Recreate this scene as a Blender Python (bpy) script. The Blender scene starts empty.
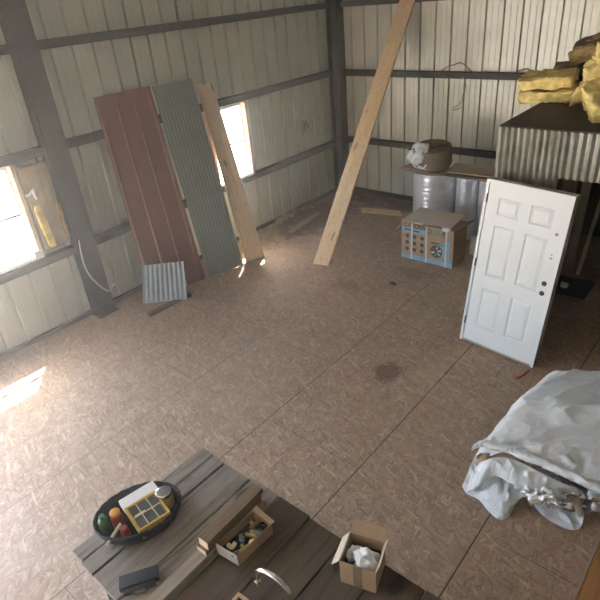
import bpy, bmesh, math, random
from mathutils import Vector, Matrix, noise
S = bpy.context.scene
C = S.collection
PI = math.pi
rnd = random.Random(7)

# ------------------------------------------------------------------ camera
CAM = Vector((0, 0, 4.09)); FOC = 546.31
ROW = [Vector((0.76288483, 0.6410115, -0.08432668)),
       Vector((0.26377338, -0.4276636, -0.8645967)),
       Vector((-0.59027988, 0.63734458, -0.49533984))]
cd = bpy.data.cameras.new('camera'); cam = bpy.data.objects.new('camera', cd); C.objects.link(cam)
r, u, b = ROW[0], -ROW[1], -ROW[2]
cam.matrix_world = Matrix(((r.x, u.x, b.x, CAM.x), (r.y, u.y, b.y, CAM.y), (r.z, u.z, b.z, CAM.z), (0, 0, 0, 1)))
cd.sensor_width = 36; cd.lens = FOC / 600 * 36; cd.clip_start = 0.05
S.camera = cam

def ray(x, y):
    a, c = (x - 300) / FOC, (y - 300) / FOC
    return ROW[0] * a + ROW[1] * c + ROW[2]
def at_z(x, y, z=0.0):
    d = ray(x, y); return CAM + d * ((z - CAM.z) / d.z)
def at_x(x, y, X):
    d = ray(x, y); return CAM + d * (X / d.x)
def at_y(x, y, Y):
    d = ray(x, y); return CAM + d * (Y / d.y)

# ------------------------------------------------------------------ materials
def mat(name):
    m = bpy.data.materials.new(name); m.use_nodes = True
    nt = m.node_tree
    return m, nt, nt.nodes['Principled BSDF']
def N(nt, t, **k):
    n = nt.nodes.new(t)
    for a, v in k.items():
        if a in n.inputs.keys(): n.inputs[a].default_value = v
        else: setattr(n, a, v)
    return n
def ramp(nt, src, stops):
    r = nt.nodes.new('ShaderNodeValToRGB')
    e = r.color_ramp.elements
    while len(e) < len(stops): e.new(0.5)
    for i, (p, c) in enumerate(stops):
        e[i].position = p; e[i].color = (*c, 1)
    nt.links.new(src, r.inputs[0]); return r.outputs[0]
def mixc(nt, fac, a, b, mode='MIX'):
    m = nt.nodes.new('ShaderNodeMix'); m.data_type = 'RGBA'; m.blend_type = mode
    for i, v in ((0, fac), (6, a), (7, b)):
        if hasattr(v, 'node'): nt.links.new(v, m.inputs[i])
        elif i == 0: m.inputs[0].default_value = v
        else: m.inputs[i].default_value = (*v, 1)
    return m.outputs[2]
def math_(nt, op, a, b=None, c=None):
    m = nt.nodes.new('ShaderNodeMath'); m.operation = op
    for i, v in enumerate((a, b, c)):
        if v is None: continue
        if hasattr(v, 'node'): nt.links.new(v, m.inputs[i])
        else: m.inputs[i].default_value = v
    return m.outputs[0]
def coords(nt, scale=(1, 1, 1), rot=(0, 0, 0), loc=(0, 0, 0), kind='Object', tex=False):
    t = nt.nodes.new('ShaderNodeTexCoord'); mp = nt.nodes.new('ShaderNodeMapping')
    mp.inputs['Scale'].default_value = scale; mp.inputs['Rotation'].default_value = rot; mp.inputs['Location'].default_value = loc
    if tex: mp.vector_type = 'TEXTURE'
    nt.links.new(t.outputs[kind], mp.inputs[0]); return mp.outputs[0]
def noise_n(nt, vec, scale, detail=4, rough=0.55, dist=0):
    n = N(nt, 'ShaderNodeTexNoise', Scale=scale, Detail=detail, Roughness=rough, Distortion=dist)
    nt.links.new(vec, n.inputs['Vector']); return n.outputs['Fac']
def bump(nt, p, h, s=0.3, d=0.01):
    b = N(nt, 'ShaderNodeBump', Strength=s, Distance=d)
    nt.links.new(h, b.inputs['Height']); nt.links.new(b.outputs[0], p.inputs['Normal'])
def plain(name, col, rough=0.6, metal=0.0, var=0.12, scale=6, bmp=0.0, stretch=(1, 1, 1), bscale=None):
    m, nt, p = mat(name)
    v = coords(nt, stretch)
    f = noise_n(nt, v, scale, 5)
    lo = tuple(max(0, c * (1 - var)) for c in col); hi = tuple(min(1, c * (1 + var)) for c in col)
    nt.links.new(ramp(nt, f, [(0.3, lo), (0.7, hi)]), p.inputs['Base Color'])
    p.inputs['Roughness'].default_value = rough; p.inputs['Metallic'].default_value = metal
    if bmp: bump(nt, p, noise_n(nt, v, bscale or scale * 6, 4), bmp, 0.01)
    return m
def wood(name, light, dark, axis=1, scale=1.0, knots=True, rough=0.75, ks=None):
    m, nt, p = mat(name)
    st = [14 * scale] * 3; st[axis] = 1.1 * scale
    v = coords(nt, tuple(st))
    oi = nt.nodes.new('ShaderNodeObjectInfo')
    add = nt.nodes.new('ShaderNodeVectorMath'); add.operation = 'ADD'
    sc = nt.nodes.new('ShaderNodeVectorMath'); sc.operation = 'SCALE'
    cmb = nt.nodes.new('ShaderNodeCombineXYZ')
    for i in range(3): nt.links.new(oi.outputs['Random'], cmb.inputs[i])
    nt.links.new(cmb.outputs[0], sc.inputs[0]); sc.inputs['Scale'].default_value = 31
    nt.links.new(v, add.inputs[0]); nt.links.new(sc.outputs[0], add.inputs[1]); v = add.outputs[0]
    g = noise_n(nt, v, 2.0, 6, 0.6, 0.6)
    col = ramp(nt, g, [(0.3, dark), (0.52, light), (0.75, tuple(min(1, c * 1.12) for c in light))])
    fine = noise_n(nt, v, 9.0, 3, 0.6)
    col = mixc(nt, 0.25, col, ramp(nt, fine, [(0.35, dark), (0.6, light)]))
    if knots:
        s2 = ks or [3.2, 3.2, 3.2]; s2[axis] = 1.5
        k = N(nt, 'ShaderNodeTexVoronoi', Scale=1.0); k.voronoi_dimensions = '2D'
        v2 = coords(nt, tuple(s2)); sp2 = nt.nodes.new('ShaderNodeSeparateXYZ'); cb2 = nt.nodes.new('ShaderNodeCombineXYZ')
        nt.links.new(v2, sp2.inputs[0])
        other = ks.index(max(ks)) if ks else (0 if axis else 1)
        nt.links.new(sp2.outputs[other], cb2.inputs[0]); nt.links.new(sp2.outputs[axis], cb2.inputs[1])
        nt.links.new(cb2.outputs[0], k.inputs['Vector'])
        wob = noise_n(nt, v2, 6.0, 2); sc_ = nt.nodes.new('ShaderNodeSeparateColor'); nt.links.new(k.outputs['Color'], sc_.inputs[0])
        size = math_(nt, 'MULTIPLY', math_(nt, 'SUBTRACT', sc_.outputs[0], 0.45), 0.26)
        dd = math_(nt, 'ADD', k.outputs['Distance'], math_(nt, 'MULTIPLY', wob, 0.10))
        kd = math_(nt, 'MULTIPLY', math_(nt, 'GREATER_THAN', math_(nt, 'ADD', size, 0.03), dd), 0.8)
        ring = math_(nt, 'MULTIPLY', math_(nt, 'GREATER_THAN', math_(nt, 'ADD', size, 0.09), dd), 0.35)
        col = mixc(nt, ring, col, dark)
        col = mixc(nt, kd, col, tuple(c * 0.45 for c in dark))
    nt.links.new(col, p.inputs['Base Color']); p.inputs['Roughness'].default_value = rough
    bump(nt, p, fine, 0.15, 0.004)
    return m

def osb():
    m, nt, p = mat('oriented_strand_board')
    base = coords(nt)
    warp = N(nt, 'ShaderNodeTexNoise', Scale=3.0, Detail=2.0); nt.links.new(base, warp.inputs['Vector'])
    cols = None; hs = None
    for i, (ang, sc, loc) in enumerate(((0.15, (11, 54, 1), (0, 0, 0)), (0.95, (14, 62, 1), (3, 7, 0)), (-0.7, (12, 56, 1), (11, 5, 0)), (1.75, (15, 64, 1), (21, 15, 0)), (-0.25, (10, 58, 1), (31, 9, 0)))):
        v = coords(nt, (1 / sc[0], 1 / sc[1], 1), (0, 0, ang), loc, tex=True)
        ad = nt.nodes.new('ShaderNodeVectorMath'); ad.operation = 'MULTIPLY_ADD'
        nt.links.new(warp.outputs['Color'], ad.inputs[0]); ad.inputs[1].default_value = (1.4, 1.4, 0); nt.links.new(v, ad.inputs[2])
        vo = N(nt, 'ShaderNodeTexVoronoi', Scale=1.0, Randomness=1.0); nt.links.new(ad.outputs[0], vo.inputs['Vector'])
        sep = nt.nodes.new('ShaderNodeSeparateColor'); nt.links.new(vo.outputs['Color'], sep.inputs[0])
        c = ramp(nt, sep.outputs[0], [(0.0, (0.19, 0.115, 0.073)), (0.3, (0.31, 0.205, 0.136)), (0.62, (0.385, 0.27, 0.183)), (0.85, (0.45, 0.33, 0.226)), (1.0, (0.62, 0.48, 0.329))])
        if cols is None: cols, hs = c, sep.outputs[1]
        else:
            k = math_(nt, 'GREATER_THAN', sep.outputs[2], 1 - 1 / (i + 1))
            cols = mixc(nt, k, cols, c)
    soft = noise_n(nt, base, 0.9, 5, 0.6)
    cols = mixc(nt, 0.42, cols, ramp(nt, soft, [(0.3, (0.305, 0.21, 0.143)), (0.7, (0.42, 0.305, 0.211))]))
    # dusty wear, large scale
    dirt = noise_n(nt, base, 0.55, 6, 0.65)
    cols = mixc(nt, math_(nt, 'MULTIPLY', ramp(nt, dirt, [(0.5, (0, 0, 0)), (0.72, (1, 1, 1))]), 0.30), cols, (0.46, 0.36, 0.273))
    # dropped dirt near the corner and one round stain
    def blot(x, y, rx, ry, wob, nsc):
        v = coords(nt, (1 / rx, 1 / ry, 0), (0, 0, 0), (-x / rx, -y / ry, 0))
        ln = nt.nodes.new('ShaderNodeVectorMath'); ln.operation = 'LENGTH'; nt.links.new(v, ln.inputs[0])
        d = math_(nt, 'ADD', ln.outputs['Value'], math_(nt, 'MULTIPLY', math_(nt, 'SUBTRACT', noise_n(nt, base, nsc, 6, 0.7), 0.5), wob))
        mr = N(nt, 'ShaderNodeMapRange'); nt.links.new(d, mr.inputs[0])
        mr.inputs[1].default_value = 1.0; mr.inputs[2].default_value = 0.6; mr.inputs[3].default_value = 0; mr.inputs[4].default_value = 1
        return mr.outputs[0]
    cols = mixc(nt, math_(nt, 'MULTIPLY', blot(-2.84, 4.49, 0.2, 0.24, 1.4, 9), 0.75), cols, (0.13, 0.075, 0.05))
    cols = mixc(nt, math_(nt, 'MULTIPLY', blot(-6.75, 8.1, 0.62, 1.5, 3.0, 4), 0.75), cols, (0.11, 0.085, 0.07))
    cols = mixc(nt, math_(nt, 'MULTIPLY', blot(-5.7, 9.35, 1.5, 0.36, 2.6, 4), 0.7), cols, (0.12, 0.09, 0.07))
    cols = mixc(nt, math_(nt, 'MULTIPLY', blot(-4.5, 6.0, 0.25, 0.16, 1.6, 7), 0.45), cols, (0.17, 0.115, 0.085))
    cols = mixc(nt, math_(nt, 'MULTIPLY', blot(-3.9, 6.9, 0.35, 0.18, 2.0, 6), 0.4), cols, (0.16, 0.11, 0.08))
    # sheet joints: 1.22 m rows along the depth, staggered 2.44 m ends
    t = nt.nodes.new('ShaderNodeTexCoord'); sp = nt.nodes.new('ShaderNodeSeparateXYZ'); nt.links.new(t.outputs['Object'], sp.inputs[0])
    xr = math_(nt, 'DIVIDE', math_(nt, 'ADD', sp.outputs[0], 2.266 + 1.22 * 20), 1.22)
    fx = math_(nt, 'FRACT', xr)
    row = math_(nt, 'FLOOR', xr)
    dx = math_(nt, 'MULTIPLY', math_(nt, 'MINIMUM', fx, math_(nt, 'SUBTRACT', 1.0, fx)), 1.22)
    par = math_(nt, 'MODULO', row, 2.0)
    yr = math_(nt, 'DIVIDE', math_(nt, 'ADD', math_(nt, 'ADD', sp.outputs[1], -3.05 + 24.4 + 1.22), math_(nt, 'MULTIPLY', par, 1.22)), 2.44)
    fy = math_(nt, 'FRACT', yr)
    dy = math_(nt, 'MULTIPLY', math_(nt, 'MINIMUM', fy, math_(nt, 'SUBTRACT', 1.0, fy)), 2.44)
    wv = noise_n(nt, base, 1.3, 3)
    # the x joints nearer the right are open wider
    wx = N(nt, 'ShaderNodeMapRange'); nt.links.new(sp.outputs[0], wx.inputs[0])
    wx.inputs[1].default_value = -5.5; wx.inputs[2].default_value = -2.2; wx.inputs[3].default_value = 0.002; wx.inputs[4].default_value = 0.0065
    jx = math_(nt, 'LESS_THAN', dx, math_(nt, 'MULTIPLY', wx.outputs[0], math_(nt, 'ADD', wv, 0.4)))
    jy = math_(nt, 'LESS_THAN', dy, math_(nt, 'MULTIPLY', wv, 0.006))
    cols = mixc(nt, math_(nt, 'MULTIPLY', jx, 0.9), cols, (0.03, 0.022, 0.018))
    cols = mixc(nt, math_(nt, 'MULTIPLY', jy, 0.75), cols, (0.06, 0.042, 0.033))
    nt.links.new(cols, p.inputs['Base Color'])
    p.inputs['Roughness'].default_value = 0.58
    p.inputs['Specular IOR Level'].default_value = 0.4
    bump(nt, p, hs, 0.12, 0.004)
    return m

def crumple(name, col, rough, sc, st):
    m, nt, p = mat(name)
    p.inputs['Base Color'].default_value = (*col, 1); p.inputs['Roughness'].default_value = rough
    v = coords(nt)
    w1 = N(nt, 'ShaderNodeTexNoise', Scale=sc * 0.7, Detail=3.0); nt.links.new(v, w1.inputs['Vector'])
    ad = nt.nodes.new('ShaderNodeVectorMath'); ad.operation = 'MULTIPLY_ADD'
    nt.links.new(w1.outputs['Color'], ad.inputs[0]); ad.inputs[1].default_value = (0.25, 0.25, 0.25); nt.links.new(v, ad.inputs[2])
    hsum = None
    for k, (f, a) in enumerate(((1, 1.0), (2.3, 0.45), (5.5, 0.16))):
        vo = N(nt, 'ShaderNodeTexVoronoi', Scale=sc * f); nt.links.new(ad.outputs[0], vo.inputs['Vector'])
        h = math_(nt, 'MULTIPLY', vo.outputs['Distance'], a)
        hsum = h if hsum is None else math_(nt, 'ADD', hsum, h)
    bump(nt, p, hsum, st, 0.05)
    return m
def glass_mat():
    m = bpy.data.materials.new('window_glass'); m.use_nodes = True; nt = m.node_tree
    nt.nodes.remove(nt.nodes['Principled BSDF'])
    out = nt.nodes['Material Output']
    tr = N(nt, 'ShaderNodeBsdfTransparent'); tr.inputs[0].default_value = (0.95, 0.97, 0.96, 1)
    gl = N(nt, 'ShaderNodeBsdfGlossy', Roughness=0.02)
    mx = nt.nodes.new('ShaderNodeMixShader'); mx.inputs[0].default_value = 0.05
    nt.links.new(tr.outputs[0], mx.inputs[1]); nt.links.new(gl.outputs[0], mx.inputs[2]); nt.links.new(mx.outputs[0], out.inputs[0])
    return m

M = dict(
    osb=osb(),
    wall=plain('white_wall_panel', (0.585, 0.61, 0.535), 0.36, 0.2, 0.10, 1.3),
    backwall=plain('cream_wall_panel', (0.63, 0.61, 0.51), 0.36, 0.15, 0.12, 1.3),
    dimwall=plain('bare_grey_panel', (0.30, 0.29, 0.26), 0.6, 0, 0.1, 2),
    ceil=plain('roof_sheet', (0.27, 0.26, 0.235), 0.6, 0, 0.1, 2),
    steel=plain('dark_primer_steel', (0.044, 0.039, 0.032), 0.6, 0.1, 0.3, 3),
    vinyl=plain('white_vinyl', (0.8, 0.8, 0.78), 0.4, 0, 0.03),
    glass=glass_mat(),
    pine=wood('fresh_pine', (0.78, 0.59, 0.36), (0.60, 0.37, 0.17), 2, ks=[4.5, 0.05, 1.5]),
    pine_y=wood('pine_board', (0.70, 0.50, 0.28), (0.50, 0.31, 0.15), 1),
    pale=wood('pale_lumber', (0.68, 0.53, 0.37), (0.54, 0.39, 0.25), 2, ks=[0.05, 4.5, 1.5]),
    jamb=wood('jamb_pine', (0.60, 0.36, 0.24), (0.45, 0.25, 0.16), 2, knots=False),
    grey_wood=wood('weathered_plank', (0.29, 0.255, 0.21), (0.105, 0.085, 0.066), 1, 0.8),
    shaded_brown_wood=wood('shaded_brown_plank', (0.105, 0.077, 0.052), (0.045, 0.032, 0.022), 1, 0.8),  # right-hand planks: brown wood with some of the shade put into its colour
    block_wood=wood('two_by_four', (0.21, 0.145, 0.09), (0.13, 0.085, 0.05), 1, knots=False),
    board_wood=wood('pale_flat_board', (0.36, 0.30, 0.235), (0.27, 0.21, 0.16), 1, knots=False),
    orange_wood=wood('varnished_board', (0.38, 0.19, 0.07), (0.25, 0.11, 0.04), 1, knots=False, rough=0.5),
    ply=wood('plywood', (0.33, 0.26, 0.18), (0.22, 0.165, 0.11), 0, 0.6, knots=False),
    dark_ply=wood('dark_board', (0.16, 0.12, 0.09), (0.09, 0.065, 0.05), 0, 0.6, knots=False),
    red_metal=plain('red_brown_steel', (0.215, 0.10, 0.078), 0.34, 0.0, 0.1, 2),
    green_metal=plain('grey_green_steel', (0.225, 0.27, 0.255), 0.42, 0.35, 0.1, 2),
    galv=plain('galvanised_steel', (0.33, 0.33, 0.28), 0.36, 0.7, 0.28, 5),
    offcut=plain('dull_galvanised', (0.19, 0.21, 0.21), 0.5, 0.2, 0.2, 4),
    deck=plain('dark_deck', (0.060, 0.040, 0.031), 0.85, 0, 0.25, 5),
    foil=plain('silver_foil', (0.80, 0.82, 0.88), 0.30, 0.6, 0.08, 9, 0.25, (1, 1, 4), 6),
    crinkle=plain('crinkled_foil', (0.85, 0.86, 0.88), 0.22, 0.85, 0.1, 30, 0.9, (1, 1, 1), 45),
    batt_kraft=plain('batt_facing', (0.42, 0.33, 0.21), 0.75, 0, 0.25, 5, 0.3),
    kraft=plain('kraft_paper', (0.205, 0.165, 0.11), 0.75, 0, 0.25, 5, 0.3),
    kraft_dark=plain('brown_paper_facing', (0.16, 0.115, 0.07), 0.8, 0, 0.3, 6, 0.4),
    fibre=plain('yellow_glass_fibre', (0.86, 0.63, 0.24), 0.95, 0, 0.3, 9, 1.0, (1, 1, 1), 50),
    fibre_tan=plain('tan_glass_fibre', (0.40, 0.27, 0.10), 0.95, 0, 0.3, 9, 1.0, (1, 1, 1), 50),
    card=plain('cardboard', (0.37, 0.25, 0.15), 0.8, 0, 0.12, 5),
    card_in=plain('dark_cardboard', (0.20, 0.14, 0.09), 0.85, 0, 0.1, 5),
    card_top=plain('pale_cardboard', (0.52, 0.45, 0.36), 0.8, 0, 0.08, 5),
    blue=plain('printed_blue', (0.22, 0.39, 0.52), 0.7, 0, 0.15, 8),
    navy=plain('printed_navy', (0.035, 0.08, 0.17), 0.7, 0, 0.1),
    teal=plain('printed_teal', (0.06, 0.28, 0.25), 0.7, 0, 0.1),
    ink=plain('printed_ink', (0.055, 0.045, 0.04), 0.7, 0, 0.1),
    red=plain('red_ink', (0.42, 0.05, 0.04), 0.6, 0, 0.1),
    strap=plain('pale_strap', (0.62, 0.60, 0.56), 0.5, 0, 0.05),
    door=plain('white_door_paint', (0.69, 0.71, 0.71), 0.38, 0, 0.02),
    frame_wood=plain('raw_jamb', (0.42, 0.36, 0.28), 0.7, 0, 0.12, 4, 0, (8, 8, 1)),
    black=plain('black_plastic', (0.018, 0.018, 0.02), 0.45, 0, 0.2),
    navyblack=plain('blue_black_plastic', (0.022, 0.028, 0.038), 0.5, 0, 0.2),
    hinge=plain('dark_bronze', (0.05, 0.04, 0.035), 0.4, 0.8, 0.1),
    poly=crumple('white_poly_sheet', (0.72, 0.75, 0.76), 0.42, 3.6, 0.35),
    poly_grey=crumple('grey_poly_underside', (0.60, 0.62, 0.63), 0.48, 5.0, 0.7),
    white=plain('white_plastic', (0.78, 0.79, 0.79), 0.4, 0, 0.05, 8),
    chrome=plain('chrome', (0.78, 0.77, 0.74), 0.16, 1.0, 0.03),
    cream=plain('cream_plastic', (0.72, 0.66, 0.44), 0.5, 0, 0.05),
    yellow=plain('yellow_plastic', (0.55, 0.36, 0.08), 0.45, 0, 0.08),
    smoke=plain('smoked_lid', (0.10, 0.105, 0.105), 0.18, 0, 0.15),
    green=plain('green_plastic', (0.03, 0.14, 0.07), 0.4, 0, 0.1),
    redp=plain('red_plastic', (0.36, 0.06, 0.06), 0.4, 0, 0.1),
    orange=plain('orange_plastic', (0.62, 0.30, 0.05), 0.4, 0, 0.1),
    brass=plain('dull_brass', (0.42, 0.32, 0.15), 0.38, 0.85, 0.15),
    cable=plain('white_cable', (0.66, 0.63, 0.52), 0.5, 0, 0.05),
    rust=plain('copper_brown_wire', (0.22, 0.12, 0.05), 0.5, 0.3, 0.2),
    twine=plain('twine', (0.50, 0.42, 0.20), 0.9, 0, 0.1),
    debris=plain('dusty_debris', (0.36, 0.31, 0.24), 0.9, 0, 0.4, 30, 0.6),
    gravel=plain('pale_gravel', (0.62, 0.60, 0.55), 0.95, 0, 0.1, 5),
    purple=plain('purple_rubber', (0.10, 0.07, 0.12), 0.5, 0, 0.1),
)

# ------------------------------------------------------------------ mesh helpers
class MB:
    def __init__(s): s.b = bmesh.new()
    def verts(s, pts): return [s.b.verts.new(p) for p in pts]
    def quad(s, a, b, c, d):
        try: s.b.faces.new((a, b, c, d))
        except ValueError: pass
    def hexa(s, p):                       # 8 corners: bottom 4, top 4
        v = s.verts(p)
        for f in ((3, 2, 1, 0), (4, 5, 6, 7), (0, 1, 5, 4), (1, 2, 6, 5), (2, 3, 7, 6), (3, 0, 4, 7)):
            s.b.faces.new([v[i] for i in f])
        return s
    def box(s, x0, x1, y0, y1, z0, z1, mtx=None):
        p = [Vector(q) for q in ((x0, y0, z0), (x1, y0, z0), (x1, y1, z0), (x0, y1, z0), (x0, y0, z1), (x1, y0, z1), (x1, y1, z1), (x0, y1, z1))]
        if mtx: p = [mtx @ q for q in p]
        return s.hexa(p)
    def bev(s, w, seg=2):
        bmesh.ops.bevel(s.b, geom=list(s.b.edges), offset=w, segments=seg, affect='EDGES', profile=0.6, clamp_overlap=True); return s
    def grid(s, pts, closed=False):       # pts[i][j]
        vv = [s.verts(row) for row in pts]
        n = len(vv)
        for i in range(n - 1):
            m = len(vv[i])
            for j in range(m if closed else m - 1):
                s.quad(vv[i][j], vv[i][(j + 1) % m], vv[i + 1][(j + 1) % m], vv[i + 1][j])
        return vv
    def shell(s, pts, t, nrm=None):       # a sheet with thickness
        n, m = len(pts), len(pts[0])
        def nr(i, j):
            if nrm: return nrm
            a = Vector(pts[min(i + 1, n - 1)][j]) - Vector(pts[max(i - 1, 0)][j])
            c = Vector(pts[i][min(j + 1, m - 1)]) - Vector(pts[i][max(j - 1, 0)])
            d = a.cross(c); return d.normalized() if d.length > 1e-9 else Vector((0, 0, 1))
        A = [s.verts(row) for row in pts]
        B = [s.verts([Vector(pts[i][j]) + nr(i, j) * t for j in range(m)]) for i in range(n)]
        for i in range(n - 1):
            for j in range(m - 1):
                s.quad(A[i][j], A[i + 1][j], A[i + 1][j + 1], A[i][j + 1]); s.quad(B[i][j], B[i][j + 1], B[i + 1][j + 1], B[i + 1][j])
        for i in range(n - 1):
            s.quad(A[i][0], B[i][0], B[i + 1][0], A[i + 1][0]); s.quad(A[i][-1], A[i + 1][-1], B[i + 1][-1], B[i][-1])
        for j in range(m - 1):
            s.quad(A[0][j], A[0][j + 1], B[0][j + 1], B[0][j]); s.quad(A[-1][j], B[-1][j], B[-1][j + 1], A[-1][j + 1])
        return s
    def lathe(s, prof, c=(0, 0, 0), n=32, mtx=None, ex=1, ey=1, caps=True):
        c = Vector(c); rows = []
        for (rr, z) in prof:
            row = []
            for k in range(n):
                a = 2 * PI * k / n; q = Vector((rr * ex * math.cos(a), rr * ey * math.sin(a), z))
                row.append((mtx @ q if mtx else q) + c)
            rows.append(row)
        vv = s.grid(rows, True)
        if caps:
            s.b.faces.new(vv[0][::-1]); s.b.faces.new(vv[-1])
        return s
    def tube(s, path, rad, n=8):
        path = [Vector(q) for q in path]; rows = []; up = None
        for i, q in enumerate(path):
            t = (path[min(i + 1, len(path) - 1)] - path[max(i - 1, 0)]).normalized()
            if up is None: up = Vector((0, 0, 1)) if abs(t.z) < 0.9 else Vector((1, 0, 0))
            up = (up - t * up.dot(t)).normalized(); w = t.cross(up)
            rr = rad[i] if isinstance(rad, (list, tuple)) else rad
            rows.append([q + (up * math.cos(2 * PI * k / n) + w * math.sin(2 * PI * k / n)) * rr for k in range(n)])
        vv = s.grid(rows, True); s.b.faces.new(vv[0][::-1]); s.b.faces.new(vv[-1]); return s
def smooth_path(pts, n=8):
    pts = [Vector(p) for p in pts]; out = []
    for i in range(len(pts) - 1):
        p0, p1, p2, p3 = pts[max(i - 1, 0)], pts[i], pts[i + 1], pts[min(i + 2, len(pts) - 1)]
        for k in range(n):
            t = k / n
            out.append(0.5 * ((2 * p1) + (p2 - p0) * t + (2 * p0 - 5 * p1 + 4 * p2 - p3) * t * t + (3 * p1 - p0 - 3 * p2 + p3) * t ** 3))
    out.append(pts[-1]); return out

WORLD = {}
def obj(name, mb, material, parent=None, smooth=False, local=False):
    me = bpy.data.meshes.new(name)
    bmesh.ops.recalc_face_normals(mb.b, faces=list(mb.b.faces))
    if parent and not local: mb.b.transform(WORLD[parent.name].inverted())
    if parent is None and not local and name not in ('floor', 'ceiling', 'ground') and not name.startswith(('wall', 'trim')):
        xs = [v.co for v in mb.b.verts]
        c = Vector(((min(v.x for v in xs) + max(v.x for v in xs)) / 2, (min(v.y for v in xs) + max(v.y for v in xs)) / 2, min(v.z for v in xs)))
        mb.b.transform(Matrix.Translation(-c))
    else: c = Vector((0, 0, 0))
    mb.b.to_mesh(me); mb.b.free()
    if smooth:
        for p in me.polygons: p.use_smooth = True
        if smooth == 'auto':
            try: me.set_sharp_from_angle(angle=math.radians(40))
            except Exception: pass
    me.materials.append(M[material] if isinstance(material, str) else material)
    o = bpy.data.objects.new(name, me); C.objects.link(o); o.location = c
    if parent: o.parent = parent; WORLD[o.name] = WORLD[parent.name]
    else: WORLD[o.name] = Matrix.Translation(c)
    return o
def tag(o, label, cat, group=None):
    o['label'] = label; o['category'] = cat
    if group: o['group'] = group
    return o
def struct(o): o['kind'] = 'structure'; return o
def thing(name, label, cat, loc, rz=0, group=None):
    o = bpy.data.objects.new(name, None); C.objects.link(o)
    o.location = loc; o.rotation_euler = (0, 0, rz); o.empty_display_size = 0.1
    WORLD[o.name] = Matrix.Translation(Vector(loc)) @ Matrix.Rotation(rz, 4, 'Z')
    return tag(o, label, cat, group)
def lump(size, seed, rough=0.25, n=20, sc=2.5, mtx=None, sq=4, fuzz=0.12):
    """a squashy block: rounded box with a noisy surface"""
    m = MB(); rows = []
    for i in range(n + 1):
        th = -PI / 2 + PI * i / n; row = []
        for k in range(2 * n):
            ph = 2 * PI * k / (2 * n)
            d = Vector((math.cos(th) * math.cos(ph), math.cos(th) * math.sin(ph), math.sin(th)))
            L = (abs(d.x) ** sq + abs(d.y) ** sq + abs(d.z) ** sq) ** (-1 / sq)
            q = d * L
            q = Vector((q.x * size[0] / 2, q.y * size[1] / 2, q.z * size[2] / 2))
            o = Vector((seed * 3.1, seed * 1.7, seed))
            f = noise.fractal(q * sc + o, 0.6, 2.0, 5) * rough
            f += noise.noise(q * 22 + o) * rough * fuzz
            q = q + d * f * min(size)
            row.append(mtx @ q if mtx else q)
        rows.append(row)
    m.grid(rows, True)
    bmesh.ops.remove_doubles(m.b, verts=list(m.b.verts), dist=1e-5)
    return m
def RT(loc, rx=0, ry=0, rz=0):
    return Matrix.Translation(Vector(loc)) @ Matrix.Rotation(rz, 4, 'Z') @ Matrix.Rotation(ry, 4, 'Y') @ Matrix.Rotation(rx, 4, 'X')

# ------------------------------------------------------------------ the building
XL, YB, XR, YF, ZC = -7.40, 9.76, 4.6, -6.0, 5.2
XI, YI = -7.28, 9.65                       # inner faces of the girts
struct(obj('floor', MB().box(XL - 0.05, XR, YF, YB + 0.05, -0.1, 0.0), 'osb'))
struct(obj('ground', MB().box(-60, XL - 0.1, -40, 60, -0.45, -0.35), 'gravel'))
def profile(a, b, off):
    out = []; s = a + off
    k = 0
    P = 0.305
    base = math.floor((a - off) / P) - 1
    while True:
        c = off + (base + k) * P
        if c > b + P: break
        for d, h in ((-0.024, 0), (-0.013, 0.045), (0.013, 0.045), (0.024, 0), (0.090, 0), (0.098, 0.004), (0.106, 0), (0.195, 0), (0.203, 0.004), (0.211, 0)):
            if a - 1e-6 <= c + d <= b + 1e-6: out.append((c + d, h))
        k += 1
    return [(a, 0)] + out + [(b, 0)]
def panel_wall(name, a, b, off, put, material, holes=(), z1=ZC):
    pr = profile(a, b, off)
    for h in holes:
        for e in h[:2]: pr.append((e, 0))
    pr.sort()
    zs = sorted({0.0, z1} | {z for h in holes for z in h[2:]})
    m = MB(); vv = [m.verts([put(s, h, z) for z in zs]) for s, h in pr]
    for i in range(len(pr) - 1):
        sm = (pr[i][0] + pr[i + 1][0]) / 2
        for j in range(len(zs) - 1):
            zm = (zs[j] + zs[j + 1]) / 2
            if any(h[0] < sm < h[1] and h[2] < zm < h[3] for h in holes): continue
            m.quad(vv[i][j], vv[i + 1][j], vv[i + 1][j + 1], vv[i][j + 1])
    return struct(obj(name, m, material))
W0 = (1.86, 2.755, 1.20, 2.44)             # y0 y1 z0 z1
W1 = (6.10, 6.93, 1.17, 2.43)
ADDED_BAY = (-5.2, 0.9, 0.0, 3.4)  # unseen opening, added and sized to bring daylight in from the left
panel_wall('wall_left', YF, YB, 0.10, lambda s, h, z: (XL - h, s, z), 'wall', (W0, W1, ADDED_BAY))
panel_wall('wall_back', XL, XR, 0.045, lambda s, h, z: (s, YB + h, z), 'backwall')
ADDED_FRONT_BAY = (-6.5, -3.6, 0.0, 2.6)  # unseen opening behind the camera, added and sized for its light
panel_wall('wall_front', XL, XR, 0.0, lambda s, h, z: (s, YF - h, z), 'dimwall', (ADDED_FRONT_BAY,))
panel_wall('wall_right', YF, YB, 0.0, lambda s, h, z: (XR + h, s, z), 'dimwall')
struct(obj('ceiling', MB().box(XL - 0.1, XR + 0.1, YF - 0.1, YB + 0.1, ZC, ZC + 0.06), 'ceil'))
ti = [0]
def trim(m, material='steel'):
    ti[0] += 1; return struct(obj('trim_%d' % ti[0], m, material))
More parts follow.
